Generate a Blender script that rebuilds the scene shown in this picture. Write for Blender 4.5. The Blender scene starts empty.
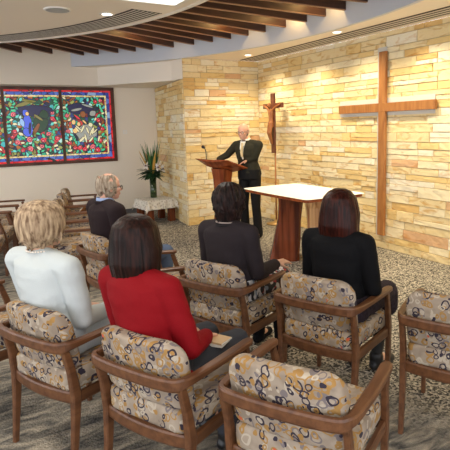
import bpy, bmesh, math, random
from mathutils import Vector, Matrix, Euler, noise
PI = math.pi
SC = bpy.context.scene
COL = SC.collection
rnd = random.Random(7)

# ------------------------------------------------------------------ camera
H = 1.66
cam = bpy.data.cameras.new('camera'); cam_o = bpy.data.objects.new('camera', cam); COL.objects.link(cam_o)
R = Matrix(((0.8612463, 0.0946968, -0.4992869), (-0.5075598, 0.1114578, -0.8543771), (-0.0252574, 0.9892470, 0.1440569)))
cam_o.matrix_world = Matrix.Translation((0, 0, H)) @ R.to_4x4()
cam.sensor_width = 36; cam.sensor_fit = 'HORIZONTAL'; cam.lens = 506 / 450 * 36
cam.shift_x = -(251 - 225) / 450; cam.shift_y = -(225 - 201) / 450
cam.clip_start = 0.05
SC.camera = cam_o

# ------------------------------------------------------------------ world, lights, exposure
SC.view_settings.view_transform = 'Standard'; SC.view_settings.look = 'None'
SC.view_settings.gamma = 1; SC.view_settings.use_curve_mapping = False
SC.view_settings.exposure = 0.0
w = bpy.data.worlds.new('world'); SC.world = w; w.use_nodes = True
w.node_tree.nodes['Background'].inputs[0].default_value = (0.93, 0.95, 1.0, 1)
w.node_tree.nodes['Background'].inputs[1].default_value = 2.8

def light(name, kind, loc, energy, color, rot=(0, 0, 0), size=0.1, sy=None, spot=None, blend=0.5, aim=None):
    l = bpy.data.lights.new(name, kind); l.energy = energy; l.color = color
    o = bpy.data.objects.new(name, l); COL.objects.link(o); o.location = loc; o.rotation_euler = rot
    if aim: o.rotation_euler = (Vector(aim) - Vector(loc)).to_track_quat('-Z', 'Y').to_euler()
    if kind == 'AREA':
        l.size = size
        if sy: l.shape = 'RECTANGLE'; l.size_y = sy
    elif kind == 'SPOT':
        l.spot_size = math.radians(spot); l.spot_blend = blend; l.shadow_soft_size = size
    else: l.shadow_soft_size = size
    return o
WARM = (1.0, 0.83, 0.55); NEUT = (1.0, 0.93, 0.82)
# lamp of the ceiling panel, then unseen fill lamps added to brighten the room
for x, y in ((1.62, 4.30), (-0.6, 3.0), (-0.2, 5.6), (-0.4, 7.6), (0.6, 0.4), (-1.6, 0.9), (-1.9, 6.2)):
    light('panel_and_fill_light', 'AREA', (x, y, 2.80), 24, NEUT, size=0.55, sy=0.55)
# row of halogen downlights washing the long stone wall
for y in (7.29, 6.2, 5.13, 4.1, 3.0, 1.9):
    light('wall_downlight', 'SPOT', (4.30, y, 2.80), 80, WARM, size=0.04, spot=125, blend=0.8, aim=(4.72, y, 0))
light('pier_downlight', 'SPOT', (3.95, 7.45, 2.80), 18, WARM, size=0.04, spot=120, blend=0.8, aim=(4.0, 7.7, 0))
# spots over altar and lectern
light('altar_spot', 'SPOT', (3.2, 4.6, 2.95), 105, WARM, size=0.04, spot=62, blend=0.6, aim=(3.62, 4.8, 0.9))
light('lectern_spot', 'SPOT', (2.7, 5.5, 2.95), 90, WARM, size=0.04, spot=40, blend=0.6, aim=(3.72, 6.6, 1.3))
light('front_floor_spot', 'SPOT', (3.4, 2.6, 2.95), 70, WARM, size=0.05, spot=95, blend=0.9, aim=(3.9, 3.3, 0))
# halogens tucked between the ceiling battens
for x, y, e in ((2.55, 7.35, 5), (3.45, 6.35, 6), (3.95, 5.65, 5), (3.9, 4.9, 5)):
    light('batten_halogen', 'POINT', (x, y, 3.15), e, (1.0, 0.62, 0.22), size=0.03)
light('cove_daylight', 'AREA', (1.9, 6.9, 3.36), 9, (0.8, 0.88, 1.0), size=1.6)

# ------------------------------------------------------------------ materials
def nt(name):
    m = bpy.data.materials.new(name); m.use_nodes = True
    t = m.node_tree; return m, t, t.nodes, t.links, t.nodes['Principled BSDF']
def rgba(c): return (c[0], c[1], c[2], 1)
def plain(name, c, rough=0.6, metal=0.0, bump=0.0, bscale=60, var=0.0, emit=0, sheen=0.0, trans=0.0):
    m, t, N, L, P = nt(name)
    P.inputs['Base Color'].default_value = rgba(c); P.inputs['Roughness'].default_value = rough
    P.inputs['Metallic'].default_value = metal
    if rough >= 0.75: P.inputs['Specular IOR Level'].default_value = 0.15
    if trans: P.inputs['Transmission Weight'].default_value = trans
    if emit:
        P.inputs['Emission Color'].default_value = rgba(c); P.inputs['Emission Strength'].default_value = emit
    if bump or var:
        tc = N.new('ShaderNodeTexCoord'); n = N.new('ShaderNodeTexNoise'); n.inputs['Scale'].default_value = bscale
        n.inputs['Detail'].default_value = 4; L.new(tc.outputs['Object'], n.inputs['Vector'])
        if bump:
            b = N.new('ShaderNodeBump'); b.inputs['Strength'].default_value = bump; b.inputs['Distance'].default_value = 0.01
            L.new(n.outputs['Fac'], b.inputs['Height']); L.new(b.outputs['Normal'], P.inputs['Normal'])
        if var:
            r = N.new('ShaderNodeValToRGB'); e = r.color_ramp.elements
            e[0].position = 0.3; e[1].position = 0.7
            e[0].color = rgba([k * (1 - var) for k in c]); e[1].color = rgba([min(1, k * (1 + var)) for k in c])
            L.new(n.outputs['Fac'], r.inputs['Fac']); L.new(r.outputs['Color'], P.inputs['Base Color'])
    return m
def wood(name, c1, c2, scale=(3, 40, 40), rough=0.4, coords='Object'):
    m, t, N, L, P = nt(name)
    tc = N.new('ShaderNodeTexCoord'); mp = N.new('ShaderNodeMapping'); mp.inputs['Scale'].default_value = scale
    oi = N.new('ShaderNodeObjectInfo'); ad = N.new('ShaderNodeVectorMath'); ad.operation = 'ADD'
    L.new(tc.outputs[coords], ad.inputs[0]); L.new(oi.outputs['Random'], ad.inputs[1]); L.new(ad.outputs[0], mp.inputs['Vector'])
    n = N.new('ShaderNodeTexNoise'); n.inputs['Scale'].default_value = 1.0; n.inputs['Detail'].default_value = 5
    L.new(mp.outputs['Vector'], n.inputs['Vector'])
    r = N.new('ShaderNodeValToRGB'); r.color_ramp.elements[0].position = 0.32; r.color_ramp.elements[1].position = 0.68
    r.color_ramp.elements[0].color = rgba(c1); r.color_ramp.elements[1].color = rgba(c2)
    L.new(n.outputs['Fac'], r.inputs['Fac']); L.new(r.outputs['Color'], P.inputs['Base Color'])
    P.inputs['Roughness'].default_value = rough
    return m
def ramp(N, stops, interp='LINEAR'):
    r = N.new('ShaderNodeValToRGB'); cr = r.color_ramp; cr.interpolation = interp
    cr.elements[0].position = stops[0][0]; cr.elements[0].color = rgba(stops[0][1])
    cr.elements[1].position = stops[-1][0]; cr.elements[1].color = rgba(stops[-1][1])
    for p, c in stops[1:-1]:
        e = cr.elements.new(p); e.color = rgba(c)
    return r
def math_(N, L, op, a, b=None, c=None):
    n = N.new('ShaderNodeMath'); n.operation = op
    for i, v in enumerate((a, b, c)):
        if v is None: continue
        if isinstance(v, (int, float)): n.inputs[i].default_value = v
        else: L.new(v, n.inputs[i])
    return n.outputs[0]
def mix(N, L, f, a, b):
    n = N.new('ShaderNodeMix'); n.data_type = 'RGBA'
    for i, v in ((0, f), (6, a), (7, b)):
        if isinstance(v, (int, float)): n.inputs[i].default_value = v
        elif isinstance(v, tuple): n.inputs[i].default_value = rgba(v)
        else: L.new(v, n.inputs[i])
    return n.outputs[2]

def stone_mat():
    m, t, N, L, P = nt('sandstone')
    g = N.new('ShaderNodeNewGeometry'); tc = N.new('ShaderNodeTexCoord')
    col = ramp(N, [(0.0, (0.83, 0.68, 0.39)), (0.22, (0.80, 0.60, 0.27)), (0.36, (0.88, 0.78, 0.54)), (0.62, (0.86, 0.72, 0.42)), (0.78, (0.88, 0.82, 0.66)), (0.92, (0.74, 0.50, 0.20)), (0.985, (0.72, 0.46, 0.26))], 'CONSTANT')
    L.new(g.outputs['Random Per Island'], col.inputs['Fac'])
    mp = N.new('ShaderNodeMapping'); mp.inputs['Scale'].default_value = (3, 3, 9); L.new(tc.outputs['Object'], mp.inputs['Vector'])
    off = N.new('ShaderNodeVectorMath'); off.operation = 'ADD'
    mul = N.new('ShaderNodeMath'); mul.operation = 'MULTIPLY'; mul.inputs[1].default_value = 40; L.new(g.outputs['Random Per Island'], mul.inputs[0])
    L.new(mp.outputs['Vector'], off.inputs[0]); L.new(mul.outputs[0], off.inputs[1])
    n = N.new('ShaderNodeTexNoise'); n.inputs['Scale'].default_value = 1.3; n.inputs['Detail'].default_value = 7; n.inputs['Distortion'].default_value = 1.2
    L.new(off.outputs[0], n.inputs['Vector'])
    vr = ramp(N, [(0.3, (0.74, 0.52, 0.26)), (0.46, (1, 1, 1)), (0.75, (1.0, 0.96, 0.86))]); L.new(n.outputs['Fac'], vr.inputs['Fac'])
    mx = N.new('ShaderNodeMix'); mx.data_type = 'RGBA'; mx.blend_type = 'MULTIPLY'; mx.inputs[0].default_value = 0.85
    L.new(col.outputs['Color'], mx.inputs[6]); L.new(vr.outputs['Color'], mx.inputs[7])
    L.new(mx.outputs[2], P.inputs['Base Color']); P.inputs['Roughness'].default_value = 0.8
    b = N.new('ShaderNodeBump'); b.inputs['Strength'].default_value = 1.0; b.inputs['Distance'].default_value = 0.018
    n2 = N.new('ShaderNodeTexNoise'); n2.inputs['Scale'].default_value = 13; n2.inputs['Detail'].default_value = 8
    L.new(tc.outputs['Object'], n2.inputs['Vector']); L.new(n2.outputs['Fac'], b.inputs['Height']); L.new(b.outputs['Normal'], P.inputs['Normal'])
    return m
def carpet_mat():
    m, t, N, L, P = nt('carpet')
    tc = N.new('ShaderNodeTexCoord')
    def nz(scale, rot=0, sc=(1, 1, 1), det=4, dist=0.0):
        mp = N.new('ShaderNodeMapping'); mp.inputs['Rotation'].default_value = (0, 0, rot); mp.inputs['Scale'].default_value = sc
        L.new(tc.outputs['Object'], mp.inputs['Vector'])
        n = N.new('ShaderNodeTexNoise'); n.inputs['Scale'].default_value = scale; n.inputs['Detail'].default_value = det; n.inputs['Distortion'].default_value = dist
        L.new(mp.outputs['Vector'], n.inputs['Vector']); return n.outputs['Fac']
    # speckled loop pile
    v = N.new('ShaderNodeTexVoronoi'); v.inputs['Scale'].default_value = 78; L.new(tc.outputs['Object'], v.inputs['Vector'])
    sp = N.new('ShaderNodeSeparateColor'); L.new(v.outputs['Color'], sp.inputs[0])
    spk = ramp(N, [(0.0, (0.020, 0.019, 0.018)), (0.36, (0.06, 0.056, 0.05)), (0.48, (0.26, 0.24, 0.20)), (1.0, (0.55, 0.50, 0.42))]); L.new(sp.outputs[0], spk.inputs['Fac'])
    # brushed drifts
    st = nz(5.5, -0.25, (1.0, 2.8, 1), 9, 1.2)
    strk = ramp(N, [(0.30, (0.050, 0.047, 0.044)), (0.42, (0.14, 0.128, 0.108)), (0.54, (0.27, 0.24, 0.19)), (0.70, (0.46, 0.40, 0.31))]); L.new(st, strk.inputs['Fac'])
    z = nz(0.55, 0.3, (1, 1.6, 1), 2, 0.5)
    zr = ramp(N, [(0.47, (0, 0, 0)), (0.53, (1, 1, 1))]); L.new(z, zr.inputs['Fac'])
    # nearer the seats (small x + y) the drifts dominate
    sx = N.new('ShaderNodeSeparateXYZ'); L.new(tc.outputs['Object'], sx.inputs[0])
    d = math_(N, L, 'ADD', math_(N, L, 'ADD', math_(N, L, 'MULTIPLY', sx.outputs[0], 1.1), math_(N, L, 'MULTIPLY', sx.outputs[1], 0.25)), math_(N, L, 'MULTIPLY', z, 1.6))
    dr = ramp(N, [(0.0, (0, 0, 0)), (1.0, (1, 1, 1))]); L.new(math_(N, L, 'MULTIPLY_ADD', d, 2.0, -6.6), dr.inputs['Fac'])
    c = mix(N, L, dr.outputs['Color'], strk.outputs['Color'], spk.outputs['Color'])
    g = nz(260, 0, (1, 1, 1), 2)
    gr = ramp(N, [(0.3, (0.62, 0.62, 0.62)), (0.7, (1.25, 1.25, 1.25))]); L.new(g, gr.inputs['Fac'])
    mx = N.new('ShaderNodeMix'); mx.data_type = 'RGBA'; mx.blend_type = 'MULTIPLY'; mx.inputs[0].default_value = 1
    L.new(c, mx.inputs[6]); L.new(gr.outputs['Color'], mx.inputs[7])
    L.new(mx.outputs[2], P.inputs['Base Color']); P.inputs['Roughness'].default_value = 0.95
    b = N.new('ShaderNodeBump'); b.inputs['Strength'].default_value = 0.6; b.inputs['Distance'].default_value = 0.01
    L.new(v.outputs['Distance'], b.inputs['Height']); L.new(b.outputs['Normal'], P.inputs['Normal'])
    return m
def fabric_mat():
    m, t, N, L, P = nt('ring_fabric')
    tc = N.new('ShaderNodeTexCoord'); oi = N.new('ShaderNodeObjectInfo')
    ad = N.new('ShaderNodeVectorMath'); ad.operation = 'MULTIPLY_ADD'; ad.inputs[1].default_value = (1, 1, 1)
    cb = N.new('ShaderNodeCombineXYZ')
    for i, k in enumerate((3.1, 7.7, 5.3)): L.new(math_(N, L, 'MULTIPLY', oi.outputs['Random'], k), cb.inputs[i])
    L.new(tc.outputs['Object'], ad.inputs[0]); L.new(cb.outputs[0], ad.inputs[2])
    nn = N.new('ShaderNodeTexNoise'); nn.inputs['Scale'].default_value = 14; nn.inputs['Detail'].default_value = 2; L.new(ad.outputs[0], nn.inputs['Vector'])
    col = (0.53, 0.44, 0.34)
    base = ramp(N, [(0.35, (0.28, 0.22, 0.165)), (0.65, (0.41, 0.335, 0.26))]); L.new(nn.outputs['Fac'], base.inputs['Fac'])
    c = base.outputs['Color']
    def rings(scale, seed, r, wd, thr, stops, c):
        of = N.new('ShaderNodeVectorMath'); of.operation = 'ADD'; of.inputs[1].default_value = seed; L.new(ad.outputs[0], of.inputs[0])
        # squashed along the pad thickness so the rings read as rings on the face
        wp = N.new('ShaderNodeVectorMath'); wp.operation = 'MULTIPLY_ADD'
        L.new(nn.outputs['Color'], wp.inputs[0]); wp.inputs[1].default_value = (0.045, 0.045, 0.045); L.new(of.outputs[0], wp.inputs[2])
        sc = N.new('ShaderNodeVectorMath'); sc.operation = 'MULTIPLY'; sc.inputs[1].default_value = (0.55, 1, 0.9); L.new(wp.outputs[0], sc.inputs[0])
        v = N.new('ShaderNodeTexVoronoi'); v.inputs['Scale'].default_value = scale; v.inputs['Randomness'].default_value = 0.75
        L.new(sc.outputs[0], v.inputs['Vector'])
        s = N.new('ShaderNodeSeparateColor'); L.new(v.outputs['Color'], s.inputs[0])
        rad = math_(N, L, 'MULTIPLY_ADD', s.outputs[1], 0.10, r)
        ring = math_(N, L, 'LESS_THAN', math_(N, L, 'ABSOLUTE', math_(N, L, 'SUBTRACT', v.outputs['Distance'], rad)), wd)
        on = math_(N, L, 'MULTIPLY', ring, math_(N, L, 'LESS_THAN', s.outputs[2], thr))
        brk = math_(N, L, 'GREATER_THAN', nn.outputs['Fac'], 0.36)
        on = math_(N, L, 'MULTIPLY', on, brk)
        cr = ramp(N, stops, 'CONSTANT'); L.new(s.outputs[0], cr.inputs['Fac'])
        return mix(N, L, on, c, cr.outputs['Color'])
    OC = (0.37, 0.205, 0.06); NV = (0.030, 0.022, 0.038); CR = (0.48, 0.41, 0.32); GR = (0.19, 0.16, 0.16)
    c = rings(20, (4, 1, 2), 0.24, 0.10, 1.1, [(0, CR), (0.35, OC), (0.60, GR), (0.75, CR)], c)
    c = rings(18, (7, 3, 8), 0.28, 0.055, 1.1, [(0, OC), (0.40, GR), (0.6, CR), (0.8, OC)], c)
    c = rings(20, (0, 0, 0), 0.26, 0.060, 1.1, [(0, OC), (0.20, NV), (0.6, GR), (0.8, OC)], c)
    c = rings(19, (9, 5, 3), 0.26, 0.060, 0.8, [(0, NV), (0.45, OC), (0.7, NV)], c)
    c = rings(22, (5, 5, 9), 0.20, 0.060, 0.7, [(0, NV), (0.3, CR), (0.6, OC)], c)
    c = rings(22, (2, 8, 6), 0.0, 0.11, 0.30, [(0, NV), (0.5, (0.62, 0.10, 0.04)), (0.72, NV)], c)
    L.new(c, P.inputs['Base Color']); P.inputs['Roughness'].default_value = 0.9
    b = N.new('ShaderNodeBump'); b.inputs['Strength'].default_value = 0.25; b.inputs['Distance'].default_value = 0.004
    n2 = N.new('ShaderNodeTexNoise'); n2.inputs['Scale'].default_value = 300; L.new(tc.outputs['Object'], n2.inputs['Vector'])
    L.new(n2.outputs['Fac'], b.inputs['Height']); L.new(b.outputs['Normal'], P.inputs['Normal'])
    return m
def hair_mat(name, c1, c2, scale=(90, 90, 6), rough=0.45):
    m, t, N, L, P = nt(name)
    tc = N.new('ShaderNodeTexCoord'); mp = N.new('ShaderNodeMapping'); mp.inputs['Scale'].default_value = scale
    L.new(tc.outputs['Object'], mp.inputs['Vector'])
    n = N.new('ShaderNodeTexNoise'); n.inputs['Scale'].default_value = 1; n.inputs['Detail'].default_value = 5; L.new(mp.outputs['Vector'], n.inputs['Vector'])
    r = ramp(N, [(0.35, c1), (0.68, c2)]); L.new(n.outputs['Fac'], r.inputs['Fac'])
    L.new(r.outputs['Color'], P.inputs['Base Color']); P.inputs['Roughness'].default_value = rough; P.inputs['Specular IOR Level'].default_value = 0.18
    b = N.new('ShaderNodeBump'); b.inputs['Strength'].default_value = 0.7; b.inputs['Distance'].default_value = 0.006
    L.new(n.outputs['Fac'], b.inputs['Height']); L.new(b.outputs['Normal'], P.inputs['Normal'])
    return m
def glass_mat(name, stops, scale, lead=0.035, seed=(0, 0, 0), strength=0.9, stretch=(1, 1, 1)):
    m, t, N, L, P = nt(name)
    tc = N.new('ShaderNodeTexCoord'); mp = N.new('ShaderNodeMapping'); mp.inputs['Location'].default_value = seed; mp.inputs['Scale'].default_value = stretch
    L.new(tc.outputs['Object'], mp.inputs['Vector'])
    v = N.new('ShaderNodeTexVoronoi'); v.inputs['Scale'].default_value = scale; L.new(mp.outputs['Vector'], v.inputs['Vector'])
    e = N.new('ShaderNodeTexVoronoi'); e.feature = 'DISTANCE_TO_EDGE'; e.inputs['Scale'].default_value = scale; L.new(mp.outputs['Vector'], e.inputs['Vector'])
    s = N.new('ShaderNodeSeparateColor'); L.new(v.outputs['Color'], s.inputs[0])
    cr = ramp(N, stops, 'CONSTANT'); L.new(s.outputs[0], cr.inputs['Fac'])
    on = math_(N, L, 'GREATER_THAN', e.outputs['Distance'], lead)
    c = mix(N, L, on, (0.006, 0.006, 0.008), cr.outputs['Color'])
    L.new(c, P.inputs['Base Color']); P.inputs['Roughness'].default_value = 0.25
    L.new(c, P.inputs['Emission Color']); P.inputs['Emission Strength'].default_value = strength  # emission stands in for daylight coming through the panes
    return m

M = {}
M['stone'] = stone_mat(); M['carpet'] = carpet_mat(); M['fabric'] = fabric_mat()
M['frame'] = wood('chair_wood', (0.085, 0.031, 0.012), (0.165, 0.068, 0.027), (5, 30, 30), 0.4)
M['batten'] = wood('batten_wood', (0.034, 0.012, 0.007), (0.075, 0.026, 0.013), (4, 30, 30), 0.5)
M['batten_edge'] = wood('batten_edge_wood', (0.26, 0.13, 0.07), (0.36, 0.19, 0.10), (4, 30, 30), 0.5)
M['cross'] = wood('cross_wood', (0.30, 0.115, 0.03), (0.43, 0.19, 0.055), (4, 25, 4), 0.45)
M['mahog'] = wood('mahogany', (0.16, 0.03, 0.008), (0.36, 0.085, 0.022), (12, 12, 1.2), 0.25)
M['mahog_dark'] = wood('mahogany_dark', (0.075, 0.014, 0.006), (0.26, 0.060, 0.018), (14, 14, 0.8), 0.25)
M['blond_wood'] = wood('striped_wood', (0.30, 0.10, 0.025), (0.85, 0.55, 0.25), (30, 30, 0.5), 0.35)
M['cream'] = plain('cream_ceiling_paint', (0.90, 0.83, 0.74), 0.8)
M['wallp'] = plain('warm_wall_paint', (0.88, 0.81, 0.71), 0.8, bump=0.05)
M['recess_tint'] = plain('recess_daylight_tint', (0.64, 0.67, 0.74), 0.8)  # cool daylight tone put into the colour of the recess surfaces
M['white'] = plain('white_trim', (0.86, 0.84, 0.80), 0.5)
M['grille'] = plain('grille_grey', (0.66, 0.62, 0.56), 0.6)
M['slot'] = plain('dark_slot', (0.05, 0.045, 0.04), 0.8)
M['lamp'] = plain('lamp_glow', (1, 0.93, 0.80), 0.5, emit=7)
M['panel'] = plain('panel_glow', (1, 0.98, 0.94), 0.5, emit=1.6)
M['skirt'] = plain('skirting', (0.10, 0.10, 0.11), 0.5)
M['backing'] = plain('grey_backing', (0.62, 0.60, 0.56), 0.7)
M['black'] = plain('black_plastic', (0.012, 0.012, 0.013), 0.35)
M['steel'] = plain('steel', (0.6, 0.6, 0.62), 0.3, metal=1.0)
M['brass'] = plain('brass', (0.45, 0.29, 0.12), 0.35, metal=0.6)
M['leadframe'] = wood('window_wood', (0.06, 0.022, 0.014), (0.12, 0.045, 0.026), (8, 8, 8), 0.5)

# ------------------------------------------------------------------ mesh helpers
def link(name, me, m, parent=None, smooth=False):
    o = bpy.data.objects.new(name, me); COL.objects.link(o)
    if m is not None: me.materials.append(m)
    if parent is not None: o.parent = parent
    if smooth: me.shade_smooth()
    return o
def obj(name, bm, m, parent=None, smooth=False):
    bmesh.ops.recalc_face_normals(bm, faces=bm.faces[:])
    me = bpy.data.meshes.new(name); bm.to_mesh(me); bm.free()
    return link(name, me, m, parent, smooth)
def tag(o, label=None, cat=None, group=None, kind=None):
    if label: o['label'] = label
    if cat: o['category'] = cat
    if group: o['group'] = group
    if kind: o['kind'] = kind
    return o
def empty(name, loc, rz=0, label=None, cat=None, group=None, kind=None):
    o = bpy.data.objects.new(name, None); COL.objects.link(o); o.location = loc; o.rotation_euler = (0, 0, rz)
    o.empty_display_size = 0.1
    return tag(o, label, cat, group, kind)
def box(bm, x0, y0, z0, x1, y1, z1, bev=0.0, mat=None):
    vs = [bm.verts.new(p) for p in ((x0, y0, z0), (x1, y0, z0), (x1, y1, z0), (x0, y1, z0), (x0, y0, z1), (x1, y0, z1), (x1, y1, z1), (x0, y1, z1))]
    fs = [bm.faces.new([vs[i] for i in f]) for f in ((0, 3, 2, 1), (4, 5, 6, 7), (0, 1, 5, 4), (1, 2, 6, 5), (2, 3, 7, 6), (3, 0, 4, 7))]
    if bev:
        es = list({e for f in fs for e in f.edges})
        bmesh.ops.bevel(bm, geom=es, offset=bev, segments=2, affect='EDGES', profile=0.5)
    if mat is not None:
        for v in vs:
            if v.is_valid: v.co = mat @ v.co
    return vs
def boxobj(name, b, m, parent=None, bev=0.0):
    bm = bmesh.new(); box(bm, *b, bev=bev); return obj(name, bm, m, parent)
def prism(bm, pts, z0, z1):
    a = [bm.verts.new((p[0], p[1], z0)) for p in pts]; b = [bm.verts.new((p[0], p[1], z1)) for p in pts]
    n = len(pts); bm.faces.new(a[::-1]); bm.faces.new(b)
    for i in range(n): bm.faces.new((a[i], a[(i + 1) % n], b[(i + 1) % n], b[i]))
def rings(bm, rs, cap=True, closed=True):
    vv = [[bm.verts.new(p) for p in r] for r in rs]
    n = len(rs[0])
    for a, b in zip(vv, vv[1:]):
        for i in range(n if closed else n - 1): bm.faces.new((a[i], a[(i + 1) % n], b[(i + 1) % n], b[i]))
    if cap: bm.faces.new(vv[0][::-1]); bm.faces.new(vv[-1])
def sect(c, t, up, w, h, rr=0.3):
    """rounded rectangular section, w across, h along up"""
    t = Vector(t).normalized(); s = t.cross(Vector(up)).normalized(); u = s.cross(t).normalized()
    k = 1 - rr
    return [Vector(c) + s * (a * w / 2) + u * (b * h / 2) for a, b in ((1, -k), (1, k), (k, 1), (-k, 1), (-1, k), (-1, -k), (-k, -1), (k, -1))]
def sweep(bm, pts, whs, up=(0, 0, 1), rr=0.3):
    pts = [Vector(p) for p in pts]; rs = []
    if isinstance(whs, tuple): whs = [whs] * len(pts)
    for i, p in enumerate(pts):
        a = pts[max(0, i - 1)]; b = pts[min(len(pts) - 1, i + 1)]
        rs.append(sect(p, b - a, up, whs[i][0], whs[i][1], rr))
    rings(bm, rs)
def tube(bm, pts, r, n=8):
    pts = [Vector(p) for p in pts]; rs = []
    up = Vector((0.13, 0.27, 0.95)).normalized()
    for i, p in enumerate(pts):
        t = (pts[min(len(pts) - 1, i + 1)] - pts[max(0, i - 1)]).normalized()
        if abs(t.dot(up)) > 0.95: up = Vector((0.9, 0.2, 0.1)).normalized()
        s = t.cross(up).normalized(); u = s.cross(t); q = r[i] if isinstance(r, (list, tuple)) else r
        rs.append([p + (s * math.cos(2 * PI * k / n) + u * math.sin(2 * PI * k / n)) * q for k in range(n)])
    rings(bm, rs)
def cat(pts, n=6):
    """catmull-rom through pts"""
    P = [Vector(p) for p in pts]; out = []
    for i in range(len(P) - 1):
        a = P[max(0, i - 1)]; b = P[i]; c = P[i + 1]; d = P[min(len(P) - 1, i + 2)]
        for k in range(n):
            t = k / n
            out.append(0.5 * ((2 * b) + (c - a) * t + (2 * a - 5 * b + 4 * c - d) * t * t + (3 * b - a - 3 * c + d) * t ** 3))
    out.append(P[-1]); return out
def lathe(bm, prof, c=(0, 0, 0), n=24, cap=True):
    rings(bm, [[(c[0] + r * math.cos(2 * PI * k / n), c[1] + r * math.sin(2 * PI * k / n), c[2] + z) for k in range(n)] for r, z in prof], cap)
def padmesh(bm, outline, layers, fn):
    """outline: list of (a,b); layers: (scale, offset); fn(a,b,off)->xyz ; closed soft pad"""
    rs = [[fn(a * s, b * s, off) for a, b in outline] for s, off in layers]
    n = len(outline); vv = [[bm.verts.new(p) for p in r] for r in rs]
    for a, b in zip(vv, vv[1:]):
        for i in range(n): bm.faces.new((a[i], a[(i + 1) % n], b[(i + 1) % n], b[i]))
    for r, (s, off) in ((vv[0], layers[0]), (vv[-1], layers[-1])):
        c = bm.verts.new(fn(0, 0, off))
        for i in range(n): bm.faces.new((r[i], r[(i + 1) % n], c))
def rrect(w, h, radii, n=6, sub=6):
    """rounded rectangle outline centred on 0; radii = (top right, top left, bottom left, bottom right)"""
    pts = []
    cs = ((1, 1, 0), (-1, 1, 90), (-1, -1, 180), (1, -1, 270))
    for (sx, sy, a0), r in zip(cs, radii):
        cx = sx * (w / 2 - r); cy = sy * (h / 2 - r)
        for k in range(n + 1):
            a = math.radians(a0 + 90 * k / n); pts.append((cx + r * math.cos(a), cy + r * math.sin(a)))
    out = []
    for i, p in enumerate(pts):
        q = pts[(i + 1) % len(pts)]; out.append(p)
        d = math.hypot(q[0] - p[0], q[1] - p[1]); m = int(d / 0.05)
        for k in range(1, m): out.append((p[0] + (q[0] - p[0]) * k / m, p[1] + (q[1] - p[1]) * k / m))
    return out
def copy_tree(o, parent=None):
    c = o.copy(); COL.objects.link(c); c.parent = parent
    for ch in o.children: copy_tree(ch, c)
    return c

# ------------------------------------------------------------------ room shell
XW, YB, YP, XP, ZC, ZR = 4.891, 10.0, 7.99, 3.413, 2.82, 3.42
XQ = 3.66
boxobj('floor', (-7, -4, -0.1, 5.4, 10.3, 0), M['carpet']); bpy.data.objects['floor']['kind'] = 'structure'

def stones(bm, o, u, length, z0, z1, n, seed):
    """coursed ashlar on a vertical plane: origin o, unit run u, outward normal n"""
    r = random.Random(seed); o = Vector(o); u = Vector(u); n = Vector(n); z = z0
    while z < z1 - 0.02:
        h = r.choice((0.07, 0.09, 0.10, 0.12, 0.135))
        if z + h > z1 - 0.04: h = z1 - z
        x = -r.random() * 0.3
        while x < length:
            l = r.choice((0.18, 0.26, 0.34, 0.42, 0.5, 0.62)) * r.uniform(0.85, 1.15)
            a = max(0, x); b = min(length, x + l); x += l
            if b - a < 0.02: continue
            subs = ((z, z + h),)
            if h > 0.10 and r.random() < 0.35: subs = ((z, z + h * 0.45), (z + h * 0.45, z + h))
            for s0, s1 in subs:
                d = r.uniform(0.001, 0.016); g = 0.0012; e = 0.004
                def pt(xx, zz, dd): p = o + u * xx + n * dd; return (p.x, p.y, zz)
                nx = max(2, int((b - a) / 0.09)); nz_ = 2
                back = [(a, s0), (b, s0), (b, s1), (a, s1)]
                grid = [[None] * (nz_ + 1) for _ in range(nx + 1)]
                for i in range(nx + 1):
                    for j in range(nz_ + 1):
                        fx = a + g + e + (b - a - 2 * (g + e)) * i / nx; fz = s0 + g + e + (s1 - s0 - 2 * (g + e)) * j / nz_
                        grid[i][j] = bm.verts.new(pt(fx, fz, d + 0.004 + r.uniform(-0.003, 0.003)))
                for i in range(nx):
                    for j in range(nz_): bm.faces.new((grid[i][j], grid[i + 1][j], grid[i + 1][j + 1], grid[i][j + 1]))
                bound = [grid[i][0] for i in range(nx + 1)] + [grid[nx][j] for j in range(1, nz_ + 1)] + [grid[i][nz_] for i in range(nx - 1, -1, -1)] + [grid[0][j] for j in range(nz_ - 1, 0, -1)]
                cxm, czm = (a + b) / 2, (s0 + s1) / 2
                low = []
                for v in bound:
                    q = v.co - o; xx = q.dot(u); zz = v.co.z
                    xx += e * (1 if xx > cxm else -1) ; zz2 = zz + e * (1 if zz > czm + 1e-4 else (-1 if zz < czm - 1e-4 else 0))
                    low.append(bm.verts.new(pt(min(b - g, max(a + g, xx)), zz2, -0.01)))
                m_ = len(bound)
                for k in range(m_): bm.faces.new((bound[k], low[k], low[(k + 1) % m_], bound[(k + 1) % m_]))
        z += h
def mortar(b, name):
    o = boxobj(name, b, plain('mortar', (0.52, 0.40, 0.24), 0.9)); o['kind'] = 'structure'; return o
wr = mortar((XW, -3, 0, XW + 0.25, YB, ZC), 'wall_right')
bm = bmesh.new(); stones(bm, (XW, -1.0, 0), (0, 1, 0), YP + 1.0, 0.0, ZC, (-1, 0, 0), 3)
obj('stonework', bm, M['stone'], wr)
bm = bmesh.new(); prism(bm, [(XP, YP), (XW, YP), (XW, YB), (XQ, YB)], 0, ZC); wp_ = obj('wall_pier', bm, plain('mortar', (0.52, 0.40, 0.24), 0.9)); wp_['kind'] = 'structure'
SL_ = math.hypot(XQ - XP, YB - YP); su = ((XQ - XP) / SL_, (YB - YP) / SL_, 0); sn = (-su[1], su[0], 0)
bm = bmesh.new(); stones(bm, (XP, YP, 0), (1, 0, 0), XW - XP - 0.012, 0.0, ZC, (0, -1, 0), 5)
stones(bm, (XP, YP, 0), su, SL_ - 0.02, 0.0, 2.48, sn, 5)
obj('stonework', bm, M['stone'], wp_)

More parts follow.
